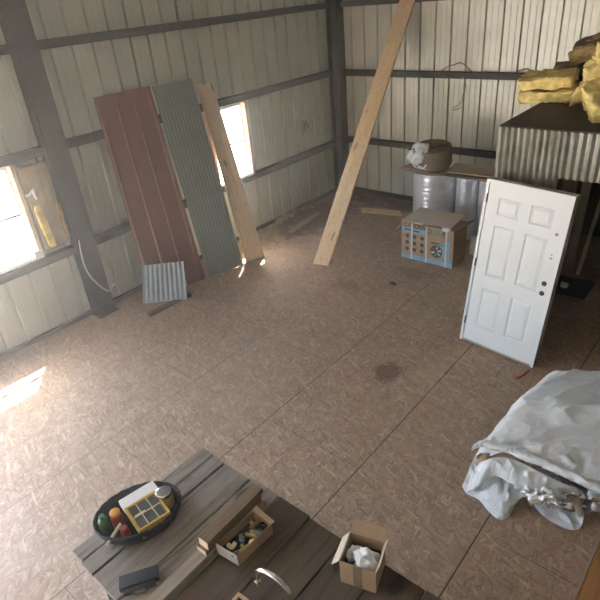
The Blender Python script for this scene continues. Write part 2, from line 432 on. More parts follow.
def girt(axis, z, a, b):
    """steel C section lying on its side: web and two lips"""
    m = MB(); h, d, t = 0.105, 0.12, 0.012
    if axis == 'y':
        m.box(XI, XI + t, a, b, z - h / 2, z + h / 2); m.box(XL + 0.001, XI, a, b, z + h / 2 - t, z + h / 2); m.box(XL + 0.001, XI, a, b, z - h / 2, z - h / 2 + t)
    else:
        m.box(a, b, YI - t, YI, z - h / 2, z + h / 2); m.box(a, b, YI, YB - 0.001, z + h / 2 - t, z + h / 2); m.box(a, b, YI, YB - 0.001, z - h / 2, z - h / 2 + t)
    return trim(m)
for z, spans in ((1.10, ((1.05, 3.24), (3.52, 9.5))), (2.52, ((1.05, 3.24), (3.52, 9.5))), (3.74, ((YF, 3.24), (3.52, 9.5)))):
    for a, b in spans: girt('y', z, a, b)
for z in (1.16, 2.50, 3.74): girt('x', z, -7.12, XR)
trim(MB().box(XL, XL + 0.05, 1.4, YB, 0, 0.06)); trim(MB().box(XL, XR, YB - 0.06, YB, 0, 0.09))
def column(label, x0, x1, y0, y1):
    t = thing('steel_column', label, 'column', ((x0 + x1) / 2, (y0 + y1) / 2, 0))
    f = 0.02; h = ZC
    obj('inner_flange', MB().box(x1 - f, x1, y0, y1, 0.02, h), 'steel', t)
    obj('outer_flange', MB().box(x0, x0 + f, y0, y1, 0.02, h), 'steel', t)
    ym = (y0 + y1) / 2
    obj('web', MB().box(x0 + f, x1 - f, ym - 0.008, ym + 0.008, 0.02, h), 'steel', t)
    bp = obj('base_plate', MB().box(x0 - 0.0, x1 + 0.06, y0 - 0.02, y1 + 0.02, 0, 0.02), 'steel', t)
    for yy in (y0 + 0.04, y1 - 0.04): obj('anchor_bolt', MB().lathe([(0.014, 0.02), (0.014, 0.05)], (x1 + 0.03, yy, 0), 6), 'hinge', bp)
    return t
column('dark steel column beside the brown-faced insulation batt', XL + 0.02, -7.17, 3.24, 3.52)
column('dark steel column standing in the far corner of the two walls', XL + 0.02, -7.13, 9.5, 9.74)

def window(name, w, with_right=True):
    y0, y1, z0, z1 = w
    t = bpy.data.objects.new(name, None); C.objects.link(t); t.location = (XL, (y0 + y1) / 2, z0); WORLD[t.name] = Matrix.Translation(t.location)
    struct(t)
    f = 0.045; xa, xb = XL - 0.03, XL + 0.03
    m = MB()
    for q in ((y0, y0 + f, z0, z1), (y1 - f, y1, z0, z1), (y0 + f, y1 - f, z0, z0 + f), (y0 + f, y1 - f, z1 - f, z1)): m.box(xa, xb, *q)
    obj('window_frame', m, 'vinyl', t)
    zm = (z0 + z1) / 2 - 0.02
    obj('meeting_rail', MB().box(xa + 0.01, xb, y0 + f, y1 - f, zm - 0.015, zm + 0.015), 'hinge', t)
    for a, b in ((z0 + f, zm - 0.015), (zm + 0.015, z1 - f)):
        obj('pane', MB().box(XL - 0.004, XL, y0 + f, y1 - f, a, b), 'glass', t)
    j = 0.04
    obj('jamb', MB().box(XL + 0.03, XI + 0.012, y1 - 0.012, y1 + j, z0 - 0.02, z1), 'jamb' if name == 'window_2' else 'pine', t)
    obj('jamb', MB().box(XL + 0.03, XI + 0.012, y0 - j, y0 + 0.012, z0 - 0.02, z1), 'jamb' if name == 'window_2' else 'pine', t)
    obj('sill', MB().box(XL + 0.03, XI + 0.02, y0 + 0.012, y1 - 0.012, z0 - 0.02, z0 + 0.025), 'vinyl', t)
    return t
window('window_1', W0); window('window_2', W1)
tag(obj('bracket_clip', MB().box(-7.245, -7.228, 2.66, 2.78, 1.19, 1.31).bev(0.004), 'vinyl'), 'small white square plate at the lower corner of the bright left window', 'plate')

# ------------------------------------------------------------------ insulation batt, cable and wires on the walls
t = thing('insulation_batt', 'brown paper-faced insulation batt fixed between the left window and the column', 'insulation', (-7.33, 3.0, 1.25))
rows = []
for i in range(25):
    z = 1.23 + 1.16 * i / 24; row = []
    for j in range(17):
        y = 2.84 + 0.40 * j / 16 + 0.10 * (1 - i / 24) * (j / 16) * 0.4 + 0.012 * noise.noise(Vector((i * 0.6, j * 0.2, 3)))
        y = min(y, 3.235) if z > 0 else y
        row.append((-7.285 + 0.028 * noise.fractal(Vector((y * 4, z * 4, 0.3)), 0.7, 2, 4) - 0.025 * (j / 16) ** 4, y, z))
    rows.append(row)
obj('paper_facing', MB().shell(rows, 0.05, Vector((-1, 0, 0))), 'batt_kraft', t, True)
obj('exposed_fibre', lump((0.05, 0.11, 0.62), 4, 0.5, 18, 4, RT((-7.262, 2.93, 1.58), 0.08)), 'fibre', t, True)
obj('exposed_fibre', lump((0.03, 0.05, 0.6), 9, 0.8, 18, 5, RT((-7.28, 3.20, 1.6), 0.0)), 'fibre_tan', t, True)
p = [at_x(x, y, -7.19) for x, y in ((25, 197), (29, 193), (31, 188), (33, 193), (37, 199), (40, 203))]
p = [at_x(x, y, -7.245) for x, y in ((26, 196), (30, 194), (33, 190), (34, 194), (37, 199))]
tag(obj('strap_loop', MB().tube(smooth_path(p), 0.018, 6), 'white', None, True), 'small twisted white strip stuck on the insulation batt facing', 'strip')
p = [at_x(x, y, -7.13) for x, y in ((79, 240), (80, 248), (84, 264), (90, 276), (100, 286), (108, 291), (111, 289), (113, 286))]
t = thing('hanging_cable', 'thin white cable hanging loose from the column near the left window', 'cable', p[0])
obj('cord', MB().tube(smooth_path(p), 0.010, 6), 'cable', t, True)
obj('plug_end', MB().tube([p[-1], p[-1] + Vector((0, 0.05, 0.02))], 0.016, 8), 'white', t)
g = [at_y(x, y, 9.60) for x, y in ((438, 74), (445, 68), (453, 65), (461, 63), (467, 67), (475, 73), (486, 72))]
tag(obj('brown_wire', MB().tube(smooth_path(g), 0.009, 6), 'rust', None, True), 'brown wire looping above the back wall girt near the white string', 'wire')
g = [at_y(x, y, 9.66) for x, y in ((505, 75), (513, 73), (522, 70), (528, 69), (536, 73), (546, 76))]
tag(obj('brown_wire', MB().tube(smooth_path(g), 0.009, 6), 'rust', None, True), 'brown wire looping over the girt just behind the yellow insulation', 'wire')
g = [at_y(x, y, 9.61) for x, y in ((463, 77), (466, 86), (463, 94), (461, 102), (457, 106), (453, 108), (453, 110), (458, 109), (461, 107))]
tag(obj('hanging_string', MB().tube(smooth_path(g), 0.009, 6), 'twine', None, True), 'yellowish string dangling from the back wall girt with a curled end', 'string')
m = MB(); c = at_x(304, 125, -7.392)
for k in range(9):
    a = k * 2 * PI / 9 + 0.3 * rnd.random(); L = 0.10 + 0.10 * rnd.random()
    m.tube(smooth_path([c, c + Vector((0.03, math.cos(a) * L * 0.5, math.sin(a) * L * 0.5)), c + Vector((0.01, math.cos(a) * L, math.sin(a) * L - 0.03))], 4), 0.012, 5)
m.tube(smooth_path([c, c + Vector((0.01, -0.06, 0.2)), c + Vector((0.01, -0.02, 0.42))], 6), 0.006, 5)
tag(obj('dried_tuft', m, 'fibre_tan', None, True), 'tan starry tuft stuck to the left wall beyond the second window', 'tuft')

# ------------------------------------------------------------------ sheets and boards leaning on the left wall
def leaning_sheet(bl, br, tr, tl, prof, t=0.003, nu=None, nl=14):
    bl, br, tr, tl = map(Vector, (bl, br, tr, tl))
    n = (br - bl).cross(tl - bl).normalized(); rows = []
    for i in range(nl + 1):
        v = i / nl; a, b_ = bl.lerp(tl, v), br.lerp(tr, v)
        rows.append([a.lerp(b_, s) + n * h for s, h in prof])
    return MB().shell(rows, -t, n)
def wave(n, amp):
    k = 8; return [(i / (n * k), amp * math.cos(2 * PI * i / k)) for i in range(n * k + 1)]
def rib(positions, w, h):
    out = [(0, 0)]
    for c in positions: out += [(c - w, 0), (c - w * 0.5, h), (c + w * 0.5, h), (c + w, 0)]
    return out + [(1, 0)]
o = obj('metal_panel', leaning_sheet((-6.93, 4.03, 0.012), (-6.69, 4.96, 0.012), (-7.315, 5.09, 3.01), (-7.315, 4.14, 3.02), rib((0.05, 0.35, 0.65, 0.95), 0.035, 0.032)), 'red_metal')
tag(o, 'tall red-brown ribbed steel sheet leaning on the left wall', 'metal sheet')
o = obj('metal_panel', leaning_sheet((-6.70, 5.03, 0.012), (-6.49, 5.66, 0.012), (-7.32, 5.90, 2.98), (-7.32, 5.12, 3.0), wave(12, 0.0045)), 'green_metal', None, 'auto')
tag(o, 'tall grey-green corrugated steel sheet leaning between the red one and the plank', 'metal sheet')
q = [at_z(143, 304, 0.03), at_z(187, 299, 0.03), at_z(183.5, 261, 0.60), at_z(142, 265.5, 0.60)]
o = obj('corrugated_offcut', leaning_sheet(q[0], q[1], q[2], q[3], wave(9, 0.0045)), 'offcut', None, 'auto')
tag(o, 'short grey corrugated offcut leaning at the foot of the red sheet', 'metal sheet')
q0, q1 = at_z(149, 315, 0.02), at_z(190, 294, 0.02)
d = (q1 - q0).normalized(); s = Vector((-d.y, d.x, 0)) * 0.045
o = obj('scrap_stick', MB().hexa([q0 - s - Vector((0, 0, 0.02)), q1 - s - Vector((0, 0, 0.02)), q1 + s - Vector((0, 0, 0.02)), q0 + s - Vector((0, 0, 0.02)), q0 - s + Vector((0, 0, 0.018)), q1 - s + Vector((0, 0, 0.018)), q1 + s + Vector((0, 0, 0.018)), q0 + s + Vector((0, 0, 0.018))]), 'dark_ply')
tag(o, 'dark wood strip lying on the floor under the corrugated offcut', 'board')
def plank(name, bl, br, tl, tr, t, material):
    bl, br, tl, tr = map(Vector, (bl, br, tl, tr))
    n = (br - bl).cross(tl - bl).normalized() * -t
    return obj(name, MB().hexa([bl, br, br + n, bl + n, tl, tr, tr + n, tl + n]).bev(0.004, 1), material)
o = plank('timber_board', (-6.545, 5.79, 0.006), (-6.40, 6.10, 0.006), (-7.30, 5.97, 2.87), (-7.28, 6.27, 2.86), 0.04, 'pale')
tag(o, 'wide pale board leaning across the second window', 'board')
o = plank('timber_board', (-5.475, 6.323, 0.005), (-5.207, 6.395, 0.005), (-5.795, 9.70, 3.862), (-5.485, 9.70, 3.852), 0.045, 'pine')
tag(o, 'longest pine plank, leaning from mid-floor up to the back wall', 'board')

# ------------------------------------------------------------------ scraps along the walls
q = [at_z(361, 209, 0), at_z(400, 212, 0), at_z(402, 216.5, 0), at_z(362, 212.5, 0)]
o = obj('lumber_strip', MB().hexa(q + [v + Vector((0, 0, 0.035)) for v in q]), 'pine_y')
tag(o, 'pale wood strip lying flat on the floor left of the printed carton', 'board')
q = [at_z(288, 232, 0), at_z(318, 212, 0), at_z(322, 214, 0), at_z(292, 234.5, 0)]
o = obj('lumber_strip', MB().hexa(q + [v + Vector((0, 0, 0.03)) for v in q]), 'board_wood')
tag(o, 'thin pale wood strip lying beside the left wall base', 'board')
for i, (x, y, s) in enumerate(((262, 233, 0.10), (272, 227, 0.07), (279, 222, 0.12), (285, 219, 0.13), (291, 216.5, 0.10), (296, 213, 0.08), (303, 210, 0.06), (312, 207, 0.05), (276, 236, 0.05), (290, 228, 0.05), (330, 203, 0.05), (386, 205, 0.06))):
    c = at_z(x, y, 0)
    mm = lump((s * 1.6, s * 1.1, s * 0.8), i + 3, 0.5, 8, 7, RT((c.x, c.y, s * 0.34), 0, 0, i * 0.9))
    tag(obj('insulation_scrap', mm, 'debris', None, True), 'small crumpled grey scrap in the litter along the wall base', 'scrap', 'scraps in the litter along the wall base')
c = at_z(393, 284, 0); tag(obj('floor_chip', MB().box(c.x - 0.05, c.x + 0.05, c.y - 0.025, c.y + 0.025, 0, 0.012, ), 'black'), 'tiny black chip lying alone mid-floor in front of the printed carton', 'chip')
q0, q1 = at_z(516, 379.5, 0), at_z(528, 371, 0)
o = obj('red_tag', MB().tube(smooth_path([q0 + Vector((0, 0, 0.012)), q0.lerp(q1, 0.5) + Vector((0.02, 0, 0.02)), q1 + Vector((0, 0, 0.012))], 4), 0.011, 6), 'red', None, True)
tag(o, 'short red strip on the floor at the door corner', 'strip')

# ------------------------------------------------------------------ printed carton
x0, x1, y0, y1, H = -4.345, -3.425, 7.32, 7.78, 0.64
t = thing('printed_carton', 'big strapped cardboard carton printed in blue with a fan picture', 'box', ((x0 + x1) / 2, (y0 + y1) / 2, 0))
m = MB(); w = 0.008
m.box(x0, x1, y0, y0 + w, 0, H); m.box(x0, x1, y1 - w, y1, 0, H); m.box(x0, x0 + w, y0 + w, y1 - w, 0, H); m.box(x1 - w, x1, y0 + w, y1 - w, 0, H); m.box(x0 + w, x1 - w, y0 + w, y1 - w, 0, w)
obj('carton_body', m, 'card', t)
def slab(pts, th, name, material, par):
    pts = [Vector(p) for p in pts]; n = (pts[1] - pts[0]).cross(pts[3] - pts[0]).normalized() * th
    return obj(name, MB().hexa(pts + [p + n for p in pts]), material, par)
slab([(x0 + 0.05, y0 - 0.10, H + 0.055), (x1 + 0.0, y0 - 0.12, H + 0.09), (x1 + 0.0, y1 - 0.06, H + 0.125), (x0 + 0.10, y1 - 0.04, H + 0.10)], 0.012, 'top_flap', 'card_top', t)
slab([(x0 - 0.0, y0 + 0.02, H - 0.0), (x0 - 0.10, y0 - 0.02, H - 0.17), (x0 - 0.06, y1 - 0.05, H - 0.06), (x0 - 0.0, y1 - 0.05, H)], 0.008, 'side_flap', 'card_top', t)
slab([(x1, y0 + 0.04, H), (x1 + 0.13, y0 + 0.10, H + 0.06), (x1 + 0.13, y1, H + 0.05), (x1, y1 - 0.02, H)], 0.008, 'side_flap', 'card_in', t)
obj('packing_foam', lump((0.16, 0.10, 0.09), 5, 0.2, 10, 5, RT((x1 - 0.12, y0 + 0.0, H + 0.03))), 'white', t, True)
obj('packing_foam', lump((0.16, 0.06, 0.05), 6, 0.2, 10, 5, RT((x0 + 0.30, y0 + 0.02, H + 0.02))), 'white', t, True)
yy = y0 - 0.003
def pr_box(a, b, c, d, name, material): return obj(name, MB().box(x0 + a, x0 + b, yy, y0, c, d), material, t)
pr_box(0.0, 0.44, 0.475, 0.55, 'blue_band', 'blue'); pr_box(0.0, 0.92, 0.0, 0.085, 'blue_band', 'blue')
m = MB(); m.hexa([Vector(v) for v in ((x0 + 0.60, yy, 0.26), (x0 + 0.86, yy, 0.085), (x0 + 0.86, y0, 0.085), (x0 + 0.60, y0, 0.26), (x0 + 0.60, yy, 0.34), (x0 + 0.86, yy, 0.46), (x0 + 0.86, y0, 0.46), (x0 + 0.60, y0, 0.34))])
obj('blue_panel', m, 'blue', t)
def text(body, size, loc, name, material, par, align='LEFT'):
    cu = bpy.data.curves.new('txt', 'FONT'); cu.body = body; cu.size = size; cu.extrude = 0.0015; cu.align_x = align
    to = bpy.data.objects.new('txt', cu); C.objects.link(to); dg = bpy.context.evaluated_depsgraph_get(); dg.update()
    me = bpy.data.meshes.new_from_object(to.evaluated_get(dg)); C.objects.unlink(to); bpy.data.objects.remove(to)
    mb = MB(); mb.b.from_mesh(me); mb.b.transform(Matrix.Translation(Vector(loc)) @ Matrix.Rotation(PI / 2, 4, 'X'))
    return obj(name, mb, material, par)
text('GARDEN', 0.105, (x0 + 0.03, yy - 0.001, 0.558), 'lettering', 'ink', t)
obj('printed_line', MB().box(x0 + 0.05, x0 + 0.18, yy - 0.001, y0, 0.50, 0.528), 'navy', t); obj('printed_line', MB().box(x0 + 0.215, x0 + 0.33, yy - 0.001, y0, 0.495, 0.523), 'navy', t)
for i in range(3):
    for j in range(3):
        obj('printed_dot', MB().lathe([(0.034, 0), (0.034, 0.003)], (x0 + 0.105 + 0.135 * i, y0, 0.405 - 0.115 * j), 14, Matrix.Rotation(PI / 2, 4, 'X')), 'ink', t)
RX = Matrix.Rotation(PI / 2, 4, 'X')
cx, cz = x0 + 0.635, 0.235
fan = obj('fan_picture', MB().lathe([(0.105, 0), (0.105, 0.006)], (cx, y0, cz), 28, RX), 'ink', t)
for k in range(6):
    a = k * PI / 3 + 0.3; m = MB()
    p = [Vector((cx + r_ * math.cos(a + da), yy - 0.004, cz + r_ * math.sin(a + da))) for r_, da in ((0.02, -0.2), (0.088, -0.22), (0.092, 0.28), (0.03, 0.4))]
    m.hexa(p + [v + Vector((0, 0.003, 0)) for v in p]); obj('fan_blade', m, ('strap', 'card_top', 'red', 'strap', 'teal', 'card_top')[k], fan)
pr_box(0.54, 0.74, 0.365, 0.385, 'printed_line', 'ink'); pr_box(0.66, 0.76, 0.35, 0.375, 'printed_line', 'teal')
for k, (cc, mt) in enumerate(((0.50, 'navy'), (0.63, 'teal'))):
    m = MB(); rows = []
    for i in range(25):
        a = 2 * PI * i / 24; rows.append([(x0 + cc + r_ * math.cos(a), yy, 0.555 + r_ * math.sin(a)) for r_ in (0.028, 0.045)])
    m.shell(rows, 0.003, Vector((0, 1, 0))); obj('printed_ring', m, mt, t)
m = MB(); m.box(x0 + 0.70, x0 + 0.79, yy, y0, 0.50, 0.508); m.box(x0 + 0.72, x0 + 0.78, yy, y0, 0.54, 0.55); m.box(x0 + 0.735, x0 + 0.765, yy, y0, 0.55, 0.59)
obj('printed_icon', m, 'ink', t)
for cc in (0.19, 0.455, 0.80):
    obj('strap', MB().box(x0 + cc - 0.014, x0 + cc + 0.014, yy - 0.006, y0, 0, H), 'strap', t)

# ------------------------------------------------------------------ foil rolls with boards and the paper roll on top
for i, (x, y, r_, h, lab) in enumerate(((-4.40, 8.50, 0.365, 1.16, 'widest silver foil insulation roll, standing behind the printed carton'),
                                        (-3.83, 8.60, 0.185, 1.16, 'slim silver foil roll standing between two wider foil rolls'),
                                        (-3.37, 8.62, 0.245, 1.16, 'silver foil insulation roll standing nearest the white door'))):
    t = thing('foil_roll', lab, 'insulation roll', (x, y, 0), 0, 'foil insulation rolls behind the carton')
    prof = []
    for k in range(49):
        z = h * k / 48; prof.append((r_ + 0.0030 * math.sin(k * 1.9 + i) + 0.002 * noise.noise(Vector((k * 0.4, i, 0))), z))
    obj('foil_wrap', MB().lathe(prof, (x, y, 0), 40), 'foil', t, 'auto')
    obj('core', MB().lathe([(0.045, h), (0.045, h + 0.004)], (x, y, 0), 20), 'kraft', t)
tag(obj('board', MB().box(-4.83, -3.20, 8.22, 8.52, 1.166, 1.21, None).bev(0.004, 1), 'dark_ply'), 'dark board laid flat across the tops of the foil rolls', 'board')
m = MB().box(-0.30, 0.46, -0.17, 0.17, 0, 0.025, RT((-3.72, 8.36, 1.270), 0.16, 0.0, 0.06))
tag(obj('plywood_piece', m, 'ply'), 'tan plywood piece resting tilted beside the brown paper roll', 'board')
m = MB().box(-0.36, 0.45, -0.2, 0.2, 0, 0.03, RT((-4.48, 8.30, 1.212), 0.0, 0, -0.1))
tag(obj('plywood_piece', m, 'ply'), 'plywood piece lying directly under the brown paper roll', 'board')
c = Vector((-4.40, 8.40, 1.262))
t = thing('insulation_roll', 'brown paper insulation roll with torn white wrap on top of the boards', 'insulation roll', c)
prof = [(0.30, 0.0), (0.325, 0.04), (0.33, 0.2), (0.32, 0.33), (0.295, 0.35), (0.27, 0.335)]
for k in range(5): prof += [(0.25 - 0.045 * k, 0.35 - 0.006 * k), (0.23 - 0.045 * k, 0.325 - 0.006 * k)]
obj('paper_roll', MB().lathe(prof, c, 40, Matrix.Rotation(0.12, 4, 'X')), 'kraft', t, 'auto')
rows = []
for i in range(14):
    z = 0.02 + 0.345 * i / 13; row = []
    for j in range(30):
        a = PI * 0.98 + 0.95 * PI * 0.62 * j / 29
        rr = 0.338 + 0.02 * noise.noise(Vector((i * 0.5, j * 0.45, 2))) - (0.06 if i > 11 else 0)
        top = 0.09 * noise.noise(Vector((j * 0.35, 5, 1)))
        row.append(c + Vector((rr * math.cos(a), rr * math.sin(a), z * (1 + 0.25 * top) + (0.03 * noise.noise(Vector((j * 0.8, 1, 9))) if i < 2 else 0))))
    rows.append(row)
obj('white_wrap', MB().shell(rows, 0.006), 'white', t, True)
obj('white_wrap', lump((0.42, 0.32, 0.15), 12, 0.45, 16, 5, RT(c + Vector((-0.17, -0.24, 0.24)), 0.9, -0.2, -0.5)), 'white', t, True)
obj('torn_paper', lump((0.22, 0.10, 0.10), 13, 0.5, 12, 6, RT(c + Vector((-0.34, -0.10, 0.29)), 0, -0.2, 0.8)), 'kraft', t, True)
for k, (dx, dy, dz) in enumerate(((-0.06, -0.355, 0.12), (-0.24, -0.265, 0.09))):
    obj('tear', lump((0.07, 0.03, 0.09), 20 + k, 0.5, 8, 9, RT(c + Vector((dx, dy, dz)))), 'card_in', t, True)
q0 = at_z(464, 251, 0)
m = MB().box(-0.13, 0.13, -0.012, 0.012, 0, 0.33, RT((-3.30, 7.95, 0.0), -0.12, 0, 0.1))
tag(obj('white_board_piece', m, 'vinyl'), 'small pale board standing between the carton and the white door', 'board')

# ------------------------------------------------------------------ white pre-hung door
bl, br = Vector((-2.435, 5.545, 0.0)), Vector((-1.488, 5.490, 0.0))
ex = (br - bl).normalized(); Wd = (br - bl).length
lean = math.asin(0.20 / 2.08)
perp = Vector((-ex.y, ex.x, 0))
ez = (Vector((0, 0, 1)) * math.cos(lean) + perp * math.sin(lean)); ey = ez.cross(ex)
side = (at_y(489, 181, 5.745) - bl); shear = side.dot(ex) / 2.08   # the whole unit stands slightly racked to the right
ez = (ez + ex * 0.046).normalized(); ey = ez.cross(ex).normalized(); ex = ey.cross(ez).normalized()
DM = Matrix(((ex.x, ey.x, ez.x, bl.x), (ex.y, ey.y, ez.y, bl.y), (ex.z, ey.z, ez.z, bl.z + 0.045), (0, 0, 0, 1)))
t = thing('entry_door', 'white six-panel door in its frame, standing tilted near the corrugated loft', 'door', (bl + br) / 2)
Hd = 2.06
def dbox(*a): return MB().box(*a, mtx=DM)
jf, dp = 0.028, 0.115
obj('jamb', dbox(0, jf, 0, dp, 0, Hd), 'frame_wood', t); obj('jamb', dbox(Wd - jf, Wd, 0, dp, 0, Hd), 'frame_wood', t)
obj('head_jamb', dbox(jf, Wd - jf, 0, dp, Hd - jf, Hd), 'frame_wood', t)
obj('threshold', dbox(jf, Wd - jf, 0, dp, 0, 0.02), 'frame_wood', t)
m = MB()
for q in ((-0.0, 0.032, -0.006, 0.0, 0, Hd), (Wd - 0.032, Wd, -0.006, 0, 0, Hd), (0.032, Wd - 0.032, -0.006, 0, Hd - 0.032, Hd)): m.box(*q, mtx=DM)
obj('frame_edge', m, 'door', t)
# slab with six recessed panels: grid of cells
sx0, sx1, sz0, sz1 = jf + 0.005, Wd - jf - 0.005, 0.022, Hd - jf - 0.005
yd = 0.006
w_ = sx1 - sx0
cols_ = [sx0, sx0 + 0.155 * w_, sx0 + 0.435 * w_, sx0 + 0.565 * w_, sx0 + 0.845 * w_, sx1]
hh = sz1 - sz0
rz_ = [sz0, sz0 + 0.10 * hh, sz0 + 0.38 * hh, sz0 + 0.475 * hh, sz0 + 0.795 * hh, sz0 + 0.85 * hh, sz0 + 0.945 * hh, sz1]
rz_ = [sz0, sz0 + 0.115 * hh, sz0 + 0.375 * hh, sz0 + 0.455 * hh, sz0 + 0.765 * hh, sz0 + 0.825 * hh, sz0 + 0.925 * hh, sz1]
m = MB()
def dq(x0, z0, y0, x1, z1, y1):   # ring of bevel between two rectangles
    a = [(x0[0], y0, z0[0]), (x0[1], y0, z0[0]), (x0[1], y0, z0[1]), (x0[0], y0, z0[1])]
    b_ = [(x1[0], y1, z1[0]), (x1[1], y1, z1[0]), (x1[1], y1, z1[1]), (x1[0], y1, z1[1])]
    va = m.verts([DM @ Vector(v) for v in a]); vb = m.verts([DM @ Vector(v) for v in b_])
    for k in range(4): m.quad(va[k], va[(k + 1) % 4], vb[(k + 1) % 4], vb[k])
def ins(r_, d): return (r_[0] + d, r_[1] - d)
for i in range(5):
    for j in range(7):
        X, Z = (cols_[i], cols_[i + 1]), (rz_[j], rz_[j + 1])
        if i in (1, 3) and j in (1, 3, 5):
            steps = ((0, 0), (0.010, 0.009), (0.020, 0.009), (0.045, 0.001))
            for (d0, h0), (d1, h1) in zip(steps, steps[1:]): dq(ins(X, d0), ins(Z, d0), yd + h0, ins(X, d1), ins(Z, d1), yd + h1)
            X, Z = ins(X, 0.045), ins(Z, 0.045); y_ = yd + 0.001
        else: y_ = yd
        m.quad(*m.verts([DM @ Vector(v) for v in ((X[0], y_, Z[0]), (X[1], y_, Z[0]), (X[1], y_, Z[1]), (X[0], y_, Z[1]))]))
bmesh.ops.remove_doubles(m.b, verts=list(m.b.verts), dist=1e-5)
m.box(sx0, sx1, yd + 0.02, yd + 0.044, sz0, sz1, mtx=DM)
for q in ((sx0, sx0 + 0.002, yd, yd + 0.02, sz0, sz1), (sx1 - 0.002, sx1, yd, yd + 0.02, sz0, sz1), (sx0, sx1, yd, yd + 0.02, sz1 - 0.002, sz1), (sx0, sx1, yd, yd + 0.02, sz0, sz0 + 0.002)): m.box(*q, mtx=DM)
sl = obj('door_slab', m, 'door', t)
for z in (0.24, 1.02, 1.80):
    obj('hinge', dbox(jf - 0.004, jf + 0.008, -0.010, 0.012, z, z + 0.10), 'hinge', t)
DR = DM @ Matrix.Rotation(PI / 2, 4, 'X')
for z in (0.94, 1.06):
    obj('lock_bore', MB().lathe([(0.028, 0), (0.028, 0.006)], (0, 0, 0), 20, DM @ Matrix.Translation((sx1 - 0.07, yd + 0.002, z)) @ Matrix.Rotation(PI / 2, 4, 'X')), 'black', sl)
for z, s_ in ((1.36, 0.012), (1.40, 0.008), (1.63, 0.018)):
    obj('fixing_mark', MB().lathe([(s_, 0), (s_, 0.004)], (0, 0, 0), 10, DM @ Matrix.Translation((sx1 - 0.065, yd + 0.001, z)) @ Matrix.Rotation(PI / 2, 4, 'X')), 'offcut', sl)
for z in (0.94, 1.06): obj('strike_plate', dbox(Wd - 0.001, Wd + 0.003, 0.02, 0.045, z - 0.03, z + 0.03), 'hinge', t)
for xx in (0.05, Wd - 0.12): obj('bottom_block', MB().box(xx, xx + 0.07, 0.02, 0.10, -0.045, 0.0, mtx=DM), 'dark_ply', t)

# ------------------------------------------------------------------ corrugated loft behind the door
LX0, LX1, LY0, LY1, LZ = -2.335, 0.9, 5.95, 9.55, 2.62
t = thing('storage_loft', 'low loft with a dark top and corrugated steel skirt behind the white door', 'loft', (LX0, LY0, 0))
obj('deck', MB().box(LX0, LX1, LY0, LY1, LZ - 0.03, LZ), 'deck', t)
m = MB()
for y in (LY0 + 0.03, LY0 + 1.2, LY0 + 2.4, LY1 - 0.06): m.box(LX0 + 0.03, LX1, y, y + 0.045, LZ - 0.17, LZ - 0.03)
obj('joists', m, 'dark_ply', t)
def corr(a, b, z0, z1, n, amp, y, name):
    prof = wave(n, amp)
    rows = [[(a + (b - a) * s, y + h - amp, z) for s, h in prof] for z in (z0, z1)]
    return obj(name, MB().shell(rows, 0.002, Vector((0, 1, 0))), 'galv', t, 'auto')
corr(LX0, -1.655, 0.02, LZ - 0.015, 10, 0.013, LY0 - 0.002, 'corrugated_front')
corr(-1.67, LX1, 2.13, LZ - 0.015, 33, 0.013, LY0 - 0.006, 'corrugated_skirt')
prof = wave(42, 0.013)
obj('added_corrugated_side', MB().shell([[(LX0 - 0.012 + h, LY0 + (LY1 - LY0) * s, z) for s, h in prof] for z in (0.02, LZ - 0.02)], 0.002, Vector((1, 0, 0))), 'galv', t, 'auto')  # unseen side, added to keep the space under the loft dark
for x, y in ((LX0 + 0.06, LY0 + 0.05), (-1.70, LY0 + 0.06), (LX0 + 0.06, LY1 - 0.1), (LX1 - 0.1, LY1 - 0.1), (LX1 - 0.1, LY0 + 0.05)):
    obj('post', MB().box(x - 0.045, x + 0.045, y - 0.0, y + 0.09, 0, LZ - 0.03), 'dark_ply', t)
obj('added_dark_back', MB().box(LX0, LX1, LY1, LY1 + 0.02, 0.02, LZ), 'deck', t)  # dark back and end sheets, added so the underside stays dark
obj('added_dark_end', MB().box(LX1, LX1 + 0.02, LY0 + 0.6, LY1, 0.02, LZ), 'deck', t)
q = at_y(582, 232, 8.3); 
o = plank('stored_board', (-2.02, 8.3, 0.003), (-1.90, 8.3, 0.003), (-2.02, 8.62, 2.1), (-1.90, 8.62, 2.1), 0.03, 'frame_wood')
tag(o, 'pale wide board standing in the dark under the loft', 'board')
o = plank('stored_board', (-1.79, 8.05, 0.003), (-1.74, 8.05, 0.003), (-1.66, 8.5, 2.0), (-1.61, 8.5, 2.0), 0.03, 'frame_wood')
tag(o, 'thin pale stick leaning in the dark under the loft', 'board')
q = [at_z(556, 275, 0), at_z(596, 283, 0), at_z(584, 300, 0), at_z(549, 291, 0)]
o = obj('dark_mat', MB().hexa([v + Vector((0, 0, 0.001)) for v in q] + [v + Vector((0, 0, 0.014)) for v in q]), 'black')
tag(o, 'black mat lying on the shaded floor right of the white door', 'mat')
c = at_z(564, 286, 0.03)
o = obj('crumpled_cup', lump((0.11, 0.09, 0.07), 31, 0.3, 10, 8, RT((c.x, c.y, 0.052))), 'white', None, True)
tag(o, 'small crumpled white scrap lying on the black mat', 'scrap')

